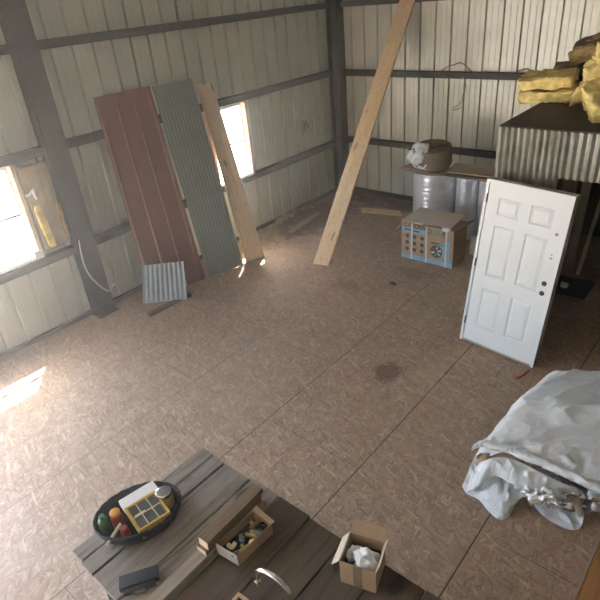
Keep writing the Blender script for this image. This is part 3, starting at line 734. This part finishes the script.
# fibre batts thrown on the loft
def batt(label, c, size, rot, seed, facing=None, ends='fibre'):
    t = thing('insulation_batt', label, 'insulation', c, 0, 'loose yellow insulation pieces on the loft')
    A = RT(c, *rot)
    obj('fibre', lump(size, seed, 0.30, 56, 3.2, A, 14, 0.40), ends, t, True)
    if facing:
        f = (size[0] * 0.94, size[1] * 0.94, size[2] * 0.30)
        obj('paper_facing', lump(f, seed + 1, 0.14, 20, 3.0, A @ Matrix.Translation(facing), 8), 'kraft_dark', t, True)
    return t
batt('yellow insulation batt overhanging the near left edge of the loft', (-2.30, 7.42, 2.705), (0.62, 0.70, 0.13), (0.03, -0.03, 0.12), 3)
batt('second yellow batt folded on top of the overhanging one', (-2.36, 7.44, 2.845), (0.60, 0.66, 0.13), (0.0, -0.10, 0.2), 17)
batt('brown paper-faced insulation piece slumped behind the overhanging batts', (-1.98, 8.0, 2.84), (0.80, 0.55, 0.26), (0.2, -0.30, 0.3), 41, (-0.0, 0.0, 0.08), 'kraft_dark')
batt('topmost insulation piece, brown above and yellow beneath, at the right edge', (-1.90, 8.25, 3.13), (0.9, 0.6, 0.22), (0.1, -0.25, 0.1), 29, (0, 0.05, 0.1), 'fibre_tan')
batt('bulging yellow batt standing at the right edge of the loft', (-1.62, 7.3, 2.94), (0.50, 0.60, 0.48), (0.2, 0.3, 0.2), 8)
batt('yellow batt lying lowest and nearest on the loft deck', (-1.42, 6.70, 2.79), (0.55, 0.62, 0.19), (0.28, -0.1, 0.5), 14)

# ------------------------------------------------------------------ poly covered bundle
t = thing('sheeting_bundle', 'big slumped bundle under wrinkled white plastic sheeting on the floor', 'bundle', (-0.7, 4.4, 0))
A0, A1 = Vector((-1.27, 3.73, 0)), Vector((0.35, 4.02, 0))
B0, B1 = Vector((-1.17, 4.98, 0)), Vector((0.35, 5.75, 0))
def wr(p, s, seed): return noise.fractal(p * s + Vector((seed, 0, 0)), 0.8, 2.1, 5)
def ridge(p, s, seed): return 1 - abs(noise.noise(p * s + Vector((seed, 3, 0)))) * 2
rows = []
nu, nv = 130, 110
for i in range(nv + 1):
    v = -0.10 + 1.28 * i / nv; row = []
    for j in range(nu + 1):
        uu = -0.045 + 1.04 * j / nu
        vc, uc = min(max(v, 0), 1), min(max(uu, 0), 1)
        p = (A0.lerp(A1, uu)).lerp(B0.lerp(B1, uu), v)
        h = 0.40 + 0.10 * math.sin(PI * min(vc * 1.1, 1)) + 0.05 * math.sin(uc * 3)
        ev = min(1, max(0, (1.18 - v) / 0.17)); h *= (1 - (1 - ev) ** 2.2)                  # back falls to the floor
        eu = min(1, max(0, (uu + 0.045) / 0.09)); h *= 0.72 + 0.28 * (1 - (1 - eu) ** 2.4)  # left edge rolls over
        ef = min(1, max(0, (v + 0.10) / 0.16)); h -= 0.07 * (1 - ef) ** 2
        q = Vector((uu * 1.8, v * 1.3, 0))
        h += 0.018 * wr(q, 1.6, 3) * (0.4 + ef) + 0.022 * max(0, ridge(q, 1.7, 7)) ** 6 + 0.008 * max(0, ridge(q, 4.5, 2)) ** 5 + 0.022 * ridge(q, 9.0, 5) * math.exp(-max(0, v) / 0.07)
        dd = (uu - 0.47) * 1.8 * 0.55 - (v - 0.30) * 1.3 * 0.83                             # one long crease
        h -= 0.055 * math.exp(-(dd / 0.035) ** 2) * (1 if v < 0.75 else 0.3)
        h += 0.03 * math.exp(-((dd - 0.09) / 0.06) ** 2)
        h = max(h, 0.012)
        row.append((p.x + 0.012 * wr(q, 5, 11), p.y + 0.012 * wr(q, 5, 15), h))
    rows.append(row)
top = obj('top_sheet', MB().shell(rows, 0.004), 'poly', t, True)
# lower flap draped forward onto the floor, as cross strips from under the top sheet to a wavy hem
rows = []
edge = res_ = [at_z(*p) for p in ((474, 447, 0.36), (484, 443, 0.42), (497, 447, 0.42), (512, 450, 0.43), (530, 457, 0.43), (550, 466, 0.42), (572, 476, 0.41), (600, 489, 0.40), (622, 497, 0.39))]
edge = smooth_path(edge, 14)
for k, p in enumerate(edge):
    row = []
    for i in range(10):
        a_h = -0.9 + 3.6 * i / 9
        rr = 0.026 * (1 + 0.5 * noise.noise(Vector((k * 0.35, i * 0.5, 2)))) + 0.012 * ridge(Vector((k * 0.22, i * 0.3, 0)), 1.5, 4)
        row.append(p + Vector((-0.25, -0.97, 0)) * rr * math.cos(a_h) + Vector((0, 0, 1)) * rr * math.sin(a_h))
    rows.append(row)
obj('folded_hem', MB().shell(rows, 0.003), 'poly', t, True)
hem = [(462, 486, 0.05), (467, 494, 0.005), (479, 500, 0.005), (489, 512, 0.005), (500, 520, 0.005), (509, 517, 0.005), (514, 505, 0.05), (521, 497, 0.09), (530, 500, 0.07), (541, 514, 0.02), (556, 524, 0.004), (570, 530, 0.005), (580, 528, 0.02), (584, 517, 0.08)]
crest = [(476, 452, 0.28), (481, 462, 0.25), (490, 465, 0.25), (500, 474, 0.22), (512, 478, 0.22), (522, 482, 0.22), (532, 488, 0.20), (540, 492, 0.18), (548, 498, 0.15), (556, 502, 0.13), (562, 505, 0.11), (568, 508, 0.10), (574, 509, 0.10), (578, 508, 0.12)]
def res(pts, n):
    P = smooth_path([Vector(p) for p in pts], 8); return [P[min(int(round(k * (len(P) - 1) / n)), len(P) - 1)] for k in range(n + 1)]
Hm, Cr = res([at_z(*p) for p in hem], 70), [p - Vector((0, 0, 0.035)) for p in res([at_z(*p) for p in crest], 70)]
rows = []
for k in range(71):
    row = []
    for i in range(19):
        f = i / 18; p = Cr[k].lerp(Hm[k], f)
        q = p.copy(); bul = math.sin(PI * f) * 0.004
        p = p + Vector((-0.01, -0.03, 1)) * (bul + 0.022 * wr(q, 5, 4) * math.sin(PI * f) ** 0.5 + 0.030 * max(0, ridge(q, 6, 6)) ** 4 * math.sin(PI * f))
        row.append(Vector((p.x, p.y, max(p.z, 0.006))))
    rows.append(row)
obj('lower_flap', MB().shell(rows, 0.004), 'poly_grey', t, True)
fold = [(480, 462, 0.30), (492, 458, 0.36), (505, 457, 0.37), (520, 462, 0.37), (536, 470, 0.36), (552, 478, 0.33), (570, 487, 0.31)]
fold2 = [(466, 492, 0.012), (478, 487, 0.13), (494, 476, 0.24), (512, 484, 0.24), (530, 490, 0.22), (552, 494, 0.19), (583, 493, 0.19)]
F1, F2 = res([at_z(*p) for p in fold], 60), res([at_z(*p) for p in fold2], 60)
rows = []
for k in range(61):
    row = []
    for i in range(15):
        f = i / 14; p = F1[k].lerp(F2[k], f); s_ = math.sin(PI * f)
        p = p + Vector((-0.02, -0.05, 0.10)) * s_ * 0.25 + Vector((0, 0, 1)) * (0.02 * wr(p, 6, 21) + 0.03 * max(0, ridge(p, 7, 3)) ** 3) * s_
        row.append(p)
    rows.append(row)
obj('middle_fold', MB().shell(rows, 0.004), 'poly', t, True)
c0, c1 = at_z(524, 478, 0.17), at_z(592, 512, 0.15)
obj('foil_lining', lump((0.62, 0.26, 0.24), 44, 0.30, 26, 6, RT((-0.62, 3.80, 0.15), 0, 0, 0.42)), 'crinkle', t, True)
obj('cardboard_core', MB().tube([at_z(535, 484, 0.16), at_z(560, 492, 0.19), at_z(577, 503, 0.15), at_z(581, 516, 0.08)], [0.022, 0.034, 0.036, 0.026], 12), 'card_top', t, True)
obj('cardboard_core', MB().tube([at_z(490, 452, 0.31), at_z(478, 466, 0.23)], 0.035, 10), 'card', t, True)
obj('foil_lining', lump((0.34, 0.12, 0.08), 63, 0.7, 26, 18, RT(at_z(546, 496, 0.20), 0, 0.1, 0.3)), 'crinkle', t, True)
obj('foil_lining', lump((0.16, 0.14, 0.13), 61, 0.5, 16, 12, RT(at_z(590, 497, 0.16))), 'crinkle', t, True)
p = [at_z(*q) for q in ((561, 477, 0.33), (574, 483, 0.30), (585, 491, 0.24), (590, 502, 0.16), (588, 512, 0.09))]
obj('grey_edging', MB().tube(smooth_path(p), 0.022, 8), 'purple', t, True)
obj('inner_pack', lump((1.0, 0.7, 0.30), 70, 0.10, 18, 3, RT((-0.25, 4.18, 0.16), 0, 0, 0.38)), 'poly_grey', t, True)

# ------------------------------------------------------------------ workbench
BX0, BX1, BY0, BY1, BZ = -2.94, -0.42, 0.635, 1.825, 0.90
t = thing('workbench', 'rough wooden workbench of wide grey and brown planks', 'bench', ((BX0 + BX1) / 2, (BY0 + BY1) / 2, 0))
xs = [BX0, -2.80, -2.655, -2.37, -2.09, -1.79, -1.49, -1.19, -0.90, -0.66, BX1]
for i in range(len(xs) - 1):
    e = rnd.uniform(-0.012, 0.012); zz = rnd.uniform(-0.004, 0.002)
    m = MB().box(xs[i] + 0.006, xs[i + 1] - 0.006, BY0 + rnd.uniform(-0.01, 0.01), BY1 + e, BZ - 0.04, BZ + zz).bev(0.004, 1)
    obj('plank', m, 'grey_wood' if i < 4 else 'shaded_brown_wood', t)
for y in (BY0 + 0.0, BY1 - 0.10):
    for z in (0.70,):
        obj('apron', MB().box(BX0 + 0.02, BX1 - 0.02, y + 0.03, y + 0.07, z, BZ - 0.041), 'grey_wood', t)
for x in (BX0 + 0.03, -1.7, BX1 - 0.13):
    for y in (BY0 + 0.075, BY1 - 0.19):
        obj('leg', MB().box(x, x + 0.09, y, y + 0.09, 0, BZ - 0.041), 'grey_wood', t)
t = thing('side_table', 'orange-brown varnished wooden table at the lower right corner', 'table', (0.5, 1.9, 0))
obj('tabletop', MB().box(-0.192, 1.2, 0.9, 3.05, 0.865, 0.90).bev(0.004, 1), 'orange_wood', t)
obj('lit_edge', MB().box(-0.205, -0.192, 0.9, 3.05, 0.862, 0.903), 'board_wood', t)  # paler strip paints in the light along the tabletop edge
for x in (-0.1, 1.0):
    for y in (1.0, 2.85): obj('leg', MB().box(x, x + 0.08, y, y + 0.08, 0, 0.865), 'orange_wood', t)

# things on the bench
ZB = BZ + 0.003
ang = math.atan2(0.52, 0.27)
c = Vector((-2.745, 1.085, ZB))
t = thing('tool_basket', 'oval black basket full of small workshop items on the bench corner', 'basket', c, ang)
E2 = Matrix.Rotation(0, 4, 'Z')
a_, b_ = 0.305, 0.225
m = MB().lathe([(0.80, 0.0), (0.90, 0.02), (0.97, 0.07), (1.0, 0.105), (1.0, 0.115), (0.965, 0.115), (0.93, 0.07), (0.86, 0.025), (0.76, 0.014)], (0, 0, 0), 48, None, a_, b_)
obj('tub', m, 'navyblack', t, True, True)
m = MB(); pts = [(a_ * 0.985 * math.cos(k * 2 * PI / 64), b_ * 0.985 * math.sin(k * 2 * PI / 64), 0.114 + 0.004 * math.sin(k * 2.1)) for k in range(65)]
obj('rim', MB().tube(pts, 0.010, 6), 'black', t, True, True)
def bag_item(dx, dy, dz): return c + Matrix.Rotation(ang, 3, 'Z') @ Vector((dx, dy, dz))
# parts organiser
q = [Vector((*at_z(x, y, 1.048).to_2d(), 1.0)) for x, y in ((124, 507), (154, 488), (170, 512), (137, 531))]
cc = (q[0] + q[2]) / 2
exx = (q[1] - q[0]).normalized(); eyy = (q[3] - q[0]).normalized(); exx = (exx + Vector((-eyy.y, eyy.x, 0)) * 0.8).normalized(); L1 = (q[1] - q[0]).length; L2 = (q[3] - q[0]).length
rzz = math.atan2(exx.y, exx.x)
t = thing('parts_organiser', 'yellow-framed case with six dark compartments lying in the oval basket', 'organiser', (cc.x, cc.y, 0.992), rzz)
m = MB(); hx, hy = L1 / 2, L2 / 2
m.box(-hx, hx, -hy, hy, 0, 0.012)
for s_ in (-1, 1):
    m.box(-hx, hx, min(s_ * hy, s_ * (hy - 0.016)), max(s_ * hy, s_ * (hy - 0.016)), 0.012, 0.05); m.box(min(s_ * hx, s_ * (hx - 0.016)), max(s_ * hx, s_ * (hx - 0.016)), -hy + 0.016, hy - 0.016, 0.012, 0.05)
obj('case_frame', m, 'yellow', t, False, True)
m = MB()
for k in (-1, 1): m.box(k * hx / 3 - 0.003, k * hx / 3 + 0.003, -hy + 0.016, hy - 0.016, 0.012, 0.05)
m.box(-hx + 0.016, hx - 0.016, -0.004, 0.004, 0.012, 0.05)
obj('divider', m, 'cream', t, False, True)
for i in range(3):
    for j in range(2):
        xa = -hx + 0.02 + i * (2 * hx - 0.04) / 3; ya = -hy + 0.02 + j * (hy - 0.02)
        obj('compartment_lid', MB().box(xa + 0.003, xa + (2 * hx - 0.04) / 3 - 0.003, ya + 0.004, ya + hy - 0.026, 0.012, 0.046), 'smoke', t, False, True)
obj('latch', MB().box(-hx * 0.75, -hx * 0.1, -0.009, 0.009, 0.05, 0.056), 'cream', t, False, True)
obj('lower_tray', MB().box(-hx + 0.01, hx - 0.01, -hy - 0.012, hy - 0.02, -0.03, -0.002), 'yellow', t, False, True)
tag(obj('paper_stack', MB().box(-0.135, 0.135, -0.05, 0.05, 0.0, 0.05, RT((-2.845, 1.165, 0.975), 0.0, 0, rzz + 0.02)).bev(0.006), 'white'), 'white stack tucked between the organiser and the basket rim', 'papers')
def bottle(label, pos, r_, h, mb_, cap, r2=None, capm='white'):
    t = thing('bottle' if cap else 'jar', label, 'bottle' if cap else 'jar', pos)
    obj('body', MB().lathe([(r_ * 0.92, 0), (r_, 0.008), (r_, h * 0.78), (r_ * 0.9, h * 0.88), (r_ * (r2 or 0.45), h)], pos, 20), mb_, t, 'auto')
    obj('cap', MB().lathe([(r_ * (r2 or 0.45) * 1.12, h), (r_ * (r2 or 0.45) * 1.12, h + 0.022), (r_ * (r2 or 0.45) * 0.95, h + 0.026)], pos, 20), capm, t, 'auto')
    return t
p = at_z(166, 491, 1.06)
t = bottle('amber jar with a silver ring lid in the oval basket', (p.x - 0.01, p.y - 0.015, ZB + 0.02), 0.058, 0.115, 'yellow', False, 0.86, 'chrome')
obj('lid_disc', MB().lathe([(0.045, 0.141), (0.043, 0.146)], (p.x - 0.01, p.y - 0.015, ZB + 0.02), 20), 'offcut', t)
p = at_z(104, 523, 1.0); bottle('green bottle at the near end of the oval basket', (p.x, p.y, ZB + 0.018), 0.036, 0.13, 'green', True, 0.5, 'green')
p = at_z(117, 510, 1.04); bottle('yellow-capped red bottle beside the organiser in the basket', (p.x + 0.022, p.y - 0.028, ZB + 0.02), 0.040, 0.12, 'redp', True, 0.8, 'orange')
p = at_z(127, 528, 1.0); bottle('red-capped bottle standing against the organiser side', (p.x, p.y - 0.02, ZB + 0.02), 0.032, 0.08, 'redp', True, 0.7, 'redp')
p = at_z(118, 530, 1.0)
tag(obj('spray_tube', MB().tube([Vector((p.x - 0.03, p.y + 0.04, 1.0)), Vector((p.x + 0.03, p.y - 0.11, 0.985))], 0.012, 10), 'cream', None, 'auto'), 'slim cream tube lying across the near end of the basket', 'tube')
# dark case
A = RT((-2.36, 0.80, ZB), 0, 0, math.atan2(0.2, 0.13))
t = thing('plastic_case', 'small flat black plastic case lying on the bench boards', 'case', (-2.36, 0.80, ZB))
obj('case_shell', MB().box(-0.125, 0.125, -0.045, 0.05, 0, 0.045, A).bev(0.010), 'navyblack', t, 'auto')
obj('hinged_lid', MB().box(-0.10, 0.10, -0.075, -0.045, 0, 0.032, A).bev(0.006), 'black', t, 'auto')
obj('clasp', MB().box(-0.03, 0.03, -0.085, -0.073, 0.004, 0.026, A).bev(0.003), 'offcut', t)
# boards
tag(obj('flat_board', MB().box(-2.205, -2.115, 0.52, 1.72, ZB, ZB + 0.038, None).bev(0.003, 1), 'board_wood'), 'pale flat board on the bench running under the stacked offcuts', 'board')
for k in range(3):
    A = RT((-2.166 + 0.006 * (k - 1), 1.43 + 0.01 * k, ZB + 0.0385 + 0.0385 * k), 0, 0, 0.03)
    lab = ('lowest of the three brown offcuts stacked on the pale board', 'middle one of the three stacked brown offcuts', 'topmost of the three stacked brown offcuts beside the fittings box')[k]
    t = thing('wood_offcut', lab, 'board', A.translation, 0, 'stacked wood offcuts on the bench')
    L = 0.268 - 0.012 * (k == 1)
    obj('offcut_body', MB().box(-0.0445, 0.0445, -L, L, 0, 0.038, A).bev(0.003, 1), 'block_wood', t)
    obj('cut_end', MB().box(-0.042, 0.042, -L - 0.002, -L + 0.001, 0.002, 0.036, A), 'pale', t)
# box of fittings
q = [Vector((*v, 0)) for v in ((-2.100, 1.235), (-1.92, 1.255), (-1.905, 1.565), (-2.085, 1.572))]
ctr = sum(q, Vector()) / 4; ctr.z = ZB
t = thing('fittings_box', 'shallow open cardboard box of pipe fittings beside the stacked offcuts', 'box', ctr)
hb = 0.10
def wallseg(a, b, name='side', mt='card', z0=0.0, z1=hb, th=0.006):
    d = (b - a).normalized(); n = Vector((-d.y, d.x, 0)) * th; zz0, zz1 = Vector((0, 0, ZB + z0)), Vector((0, 0, ZB + z1))
    return obj(name, MB().hexa([a + zz0, b + zz0, b + n + zz0, a + n + zz0, a + zz1, b + zz1, b + n + zz1, a + n + zz1]), mt, t)
for k in range(4): wallseg(q[k], q[(k + 1) % 4], 'side', 'card_top' if k == 0 else 'card')
obj('base', MB().hexa([v + Vector((0, 0, ZB)) for v in q] + [v + Vector((0, 0, ZB + 0.006)) for v in q]), 'card_in', t)
up = Vector((0, 0, ZB + hb))
qi = [v.lerp(Vector((ctr.x, ctr.y, 0)), 0.09) for v in q]
obj('added_dark_fill', MB().hexa([v + Vector((0, 0, ZB + 0.007)) for v in qi] + [v + Vector((0, 0, ZB + 0.03)) for v in qi]), 'black', t)  # added black fill that darkens the inside of the box
slab([q[3] + up, q[2] + up, q[2] + up + Vector((0.012, 0.022, 0.012)), q[3] + up + Vector((0.0, 0.03, 0.02))], 0.004, 'flap', 'card', t)
fits = [(0.06, 0.20, 0), (0.14, 0.30, 1), (0.08, 0.42, 2), (0.13, 0.52, 0), (0.06, 0.62, 3), (0.13, 0.72, 2), (0.05, 0.82, 1), (0.11, 0.90, 3), (0.135, 0.12, 2), (0.04, 0.33, 3), (0.10, 0.60, 1)]
fl = ['pipe elbow', 'pipe tee', 'pipe coupling', 'black pipe ring']
nm = ['pipe_elbow', 'pipe_tee', 'pipe_coupling', 'rubber_ring']
fm = ['cream', 'brass', 'offcut', 'black']
where = ['at the near end', 'near the front corner', 'in the middle', 'at the centre', 'along the left side', 'along the right side', 'at the far left corner', 'at the far right corner', 'by the front wall', 'against the left wall', 'behind the centre piece']
for i, (dx, f, kd) in enumerate(fits):
    p = q[0].lerp(q[3], f) + Vector((dx + 0.01, 0, ZB + 0.05 + 0.012 * (i % 3)))
    a = i * 1.3; d = Vector((math.cos(a), math.sin(a), 0.1)) ; e = Vector((-math.sin(a), math.cos(a), 0.25))
    m = MB(); R_ = 0.016
    if kd == 0: m.tube(smooth_path([p - d * 0.035, p, p + e * 0.035], 5), R_, 10)
    elif kd == 1: m.tube([p - d * 0.035, p + d * 0.035], R_, 10); m.tube([p, p + e * 0.032], R_, 10)
    elif kd == 2: m.tube([p - d * 0.03, p - d * 0.008, p - d * 0.008, p + d * 0.008, p + d * 0.008, p + d * 0.03], [R_, R_, R_ * 1.35, R_ * 1.35, R_, R_], 10)
    else: m.tube([p + (d * math.cos(k * PI / 8) + e * math.sin(k * PI / 8)) * 0.024 for k in range(17)], 0.009, 8)
    col = {0: 'cream', 1: 'brass', 2: 'offcut', 3: 'black'}[kd]
    word = {'cream': 'cream', 'brass': 'brass', 'offcut': 'grey', 'black': ''}[col]
    tag(obj(nm[kd], m, col, None, 'auto'), ('%s %s lying %s of the fittings box' % (word, fl[kd], where[i])).strip(), 'fitting', 'pipe fittings in the shallow box')
# faucet
t = thing('gooseneck_faucet', 'chrome gooseneck faucet standing on the bench', 'faucet', (-1.40, 1.20, ZB))
rb = Vector((-1.405, 1.205, 0)); tip = Vector((-1.655, 1.185, 0))
path = [rb + Vector((0, 0, ZB + 0.03)), rb + Vector((0, 0, 1.13))]
for k in range(1, 13):
    a = PI * k / 12; mid = (rb + tip) / 2; hr = (rb - tip) / 2
    path.append(mid + hr * math.cos(a) + Vector((0, 0, 1.13 + 0.115 * math.sin(a))))
path.append(tip + Vector((0, 0, 1.085)))
obj('spout', MB().tube(path, 0.016, 14), 'chrome', t, True)
obj('aerator', MB().lathe([(0.018, 1.065), (0.019, 1.09)], tip, 16), 'chrome', t)
obj('base', MB().lathe([(0.034, 0), (0.034, 0.01), (0.022, 0.035), (0.018, 0.06)], rb + Vector((0, 0, ZB)), 24), 'chrome', t, 'auto')
obj('handle', MB().tube([rb + Vector((-0.02, -0.0, ZB + 0.05)), rb + Vector((-0.05, -0.01, ZB + 0.075)), rb + Vector((-0.10, -0.01, ZB + 0.10))], [0.010, 0.009, 0.006], 10), 'chrome', t, True)
# small frame
A = RT((-1.70, 1.045, ZB), 0, 0, 0.05)
t = thing('wooden_frame', 'small tan wooden frame lying on the dark planks by the faucet', 'frame', (-1.70, 1.045, ZB))
m = MB(); s_ = 0.085
for q in ((-s_, s_, -s_, -s_ + 0.02), (-s_, s_, s_ - 0.02, s_), (-s_, -s_ + 0.02, -s_ + 0.02, s_ - 0.02), (s_ - 0.02, s_, -s_ + 0.02, s_ - 0.02)): m.box(*q, 0, 0.02, A)
obj('frame_rail', m, 'pine_y', t)
obj('backing', MB().box(-s_ + 0.02, s_ - 0.02, -s_ + 0.02, s_ - 0.02, 0.001, 0.006, A), 'black', t)
# small carton with white bags
A = RT((-1.262, 1.70, ZB), 0, 0, 0.30)
t = thing('small_carton', 'small open cardboard carton with white bags at the bench edge', 'box', (-1.262, 1.70, ZB))
w2, d2, h2 = 0.112, 0.108, 0.20
m = MB(); e = 0.006
m.box(-w2, w2, -d2, -d2 + e, 0, h2, A); m.box(-w2, w2, d2 - e, d2, 0, h2, A); m.box(-w2, -w2 + e, -d2 + e, d2 - e, 0, h2, A); m.box(w2 - e, w2, -d2 + e, d2 - e, 0, h2, A); m.box(-w2 + e, w2 - e, -d2 + e, d2 - e, 0, e, A)
obj('carton_body', m, 'card', t)
def aflap(pts, mt='card_top'): return slab([A @ Vector(p) for p in pts], 0.004, 'flap', mt, t)
aflap([(-w2, d2, h2), (w2, d2, h2), (w2 - 0.01, d2 + 0.065, h2 + 0.045), (-w2 + 0.01, d2 + 0.065, h2 + 0.045)], 'card')
aflap([(-w2, -d2, h2), (-w2, d2, h2), (-w2 - 0.045, d2 - 0.02, h2 - 0.05), (-w2 - 0.06, -d2 + 0.02, h2 - 0.09)])
aflap([(w2, -d2, h2), (w2, d2, h2), (w2 + 0.02, d2 - 0.01, h2 + 0.055), (w2 + 0.02, -d2 + 0.01, h2 + 0.055)], 'card_top')
obj('tape_strip', MB().box(-0.028, 0.028, -d2 - 0.0015, -d2, 0.0, h2, A), 'block_wood', t)
obj('added_dark_fill', MB().box(-w2 + e + 0.001, w2 - e - 0.001, -d2 + e + 0.001, d2 - e - 0.001, e, 0.11, A), 'black', t)  # black block added to darken the inside of the carton
c = A @ Vector((0.028, -0.026, 0.168))
tag(obj('plastic_bag', lump((0.14, 0.10, 0.12), 91, 0.35, 22, 14, RT(c, 0.1, -0.35, 0.3)), 'white', None, True), 'crumpled white bag filling the front of the small carton', 'bag')
c = A @ Vector((-0.07, 0.0, 0.145))
tag(obj('plastic_bag', lump((0.03, 0.08, 0.075), 95, 0.8, 20, 26, RT(c, 0.5, -0.3, -0.2)), 'white', None, True), 'narrow wisp of white bag at the left side of the small carton', 'bag')

# ------------------------------------------------------------------ light
w = bpy.data.worlds.new('sky'); S.world = w; w.use_nodes = True; nt = w.node_tree
bg = nt.nodes['Background']
sky = N(nt, 'ShaderNodeTexSky'); sky.sky_type = 'NISHITA'; sky.sun_disc = False
sky.sun_elevation = math.radians(58); sky.sun_rotation = math.radians(-50); sky.dust_density = 4.0; sky.ozone_density = 1.3
nt.links.new(sky.outputs[0], bg.inputs['Color']); bg.inputs['Strength'].default_value = 0.5
sd = bpy.data.lights.new('sun', 'SUN'); sd.energy = 9.0; sd.angle = math.radians(0.6); sd.color = (1, 0.95, 0.87)
so = bpy.data.objects.new('sun', sd); C.objects.link(so)
so.rotation_euler = Vector((0.50, -0.40, -1.0)).to_track_quat('-Z', 'Y').to_euler(); so.location = (-20, 10, 20)

hm = bpy.data.materials.new('glare_haze'); hm.use_nodes = True; hn = hm.node_tree
hn.nodes.remove(hn.nodes['Principled BSDF'])
vsn = N(hn, 'ShaderNodeVolumeScatter', Density=0.014, Anisotropy=0.55); vsn.inputs['Color'].default_value = (1, 0.99, 0.96, 1)
hg = hn.nodes.new('ShaderNodeNewGeometry'); hs_ = hn.nodes.new('ShaderNodeSeparateXYZ'); hn.links.new(hg.outputs['Position'], hs_.inputs[0])
hr = N(hn, 'ShaderNodeMapRange'); hn.links.new(hs_.outputs[0], hr.inputs[0])
for k_, v_ in ((1, -7.4), (2, -1.5), (3, 0.034), (4, 0.003)): hr.inputs[k_].default_value = v_
hn.links.new(hr.outputs[0], vsn.inputs['Density'])
hn.links.new(vsn.outputs[0], hn.nodes['Material Output'].inputs['Volume'])
hz = obj('glare_veil', MB().box(XL - 0.25, XR + 0.25, YF - 0.25, YB + 0.25, -0.3, ZC + 0.25), hm)  # haze volume added mostly for veiling glare, thicker towards the left windows
hz['kind'] = 'stuff'; tag(hz, 'thin dusty haze added for the veil of glare across the shed', 'haze')
S.cycles.volume_bounces = 1

S.cycles.use_denoising = True
S.cycles.max_bounces = 10; S.cycles.diffuse_bounces = 7; S.cycles.glossy_bounces = 4; S.cycles.transparent_max_bounces = 12
S.cycles.sample_clamp_indirect = 8
vs = S.view_settings; vs.view_transform = 'Standard'; vs.look = 'None'; vs.gamma = 1; vs.use_curve_mapping = False
vs.exposure = 2.85
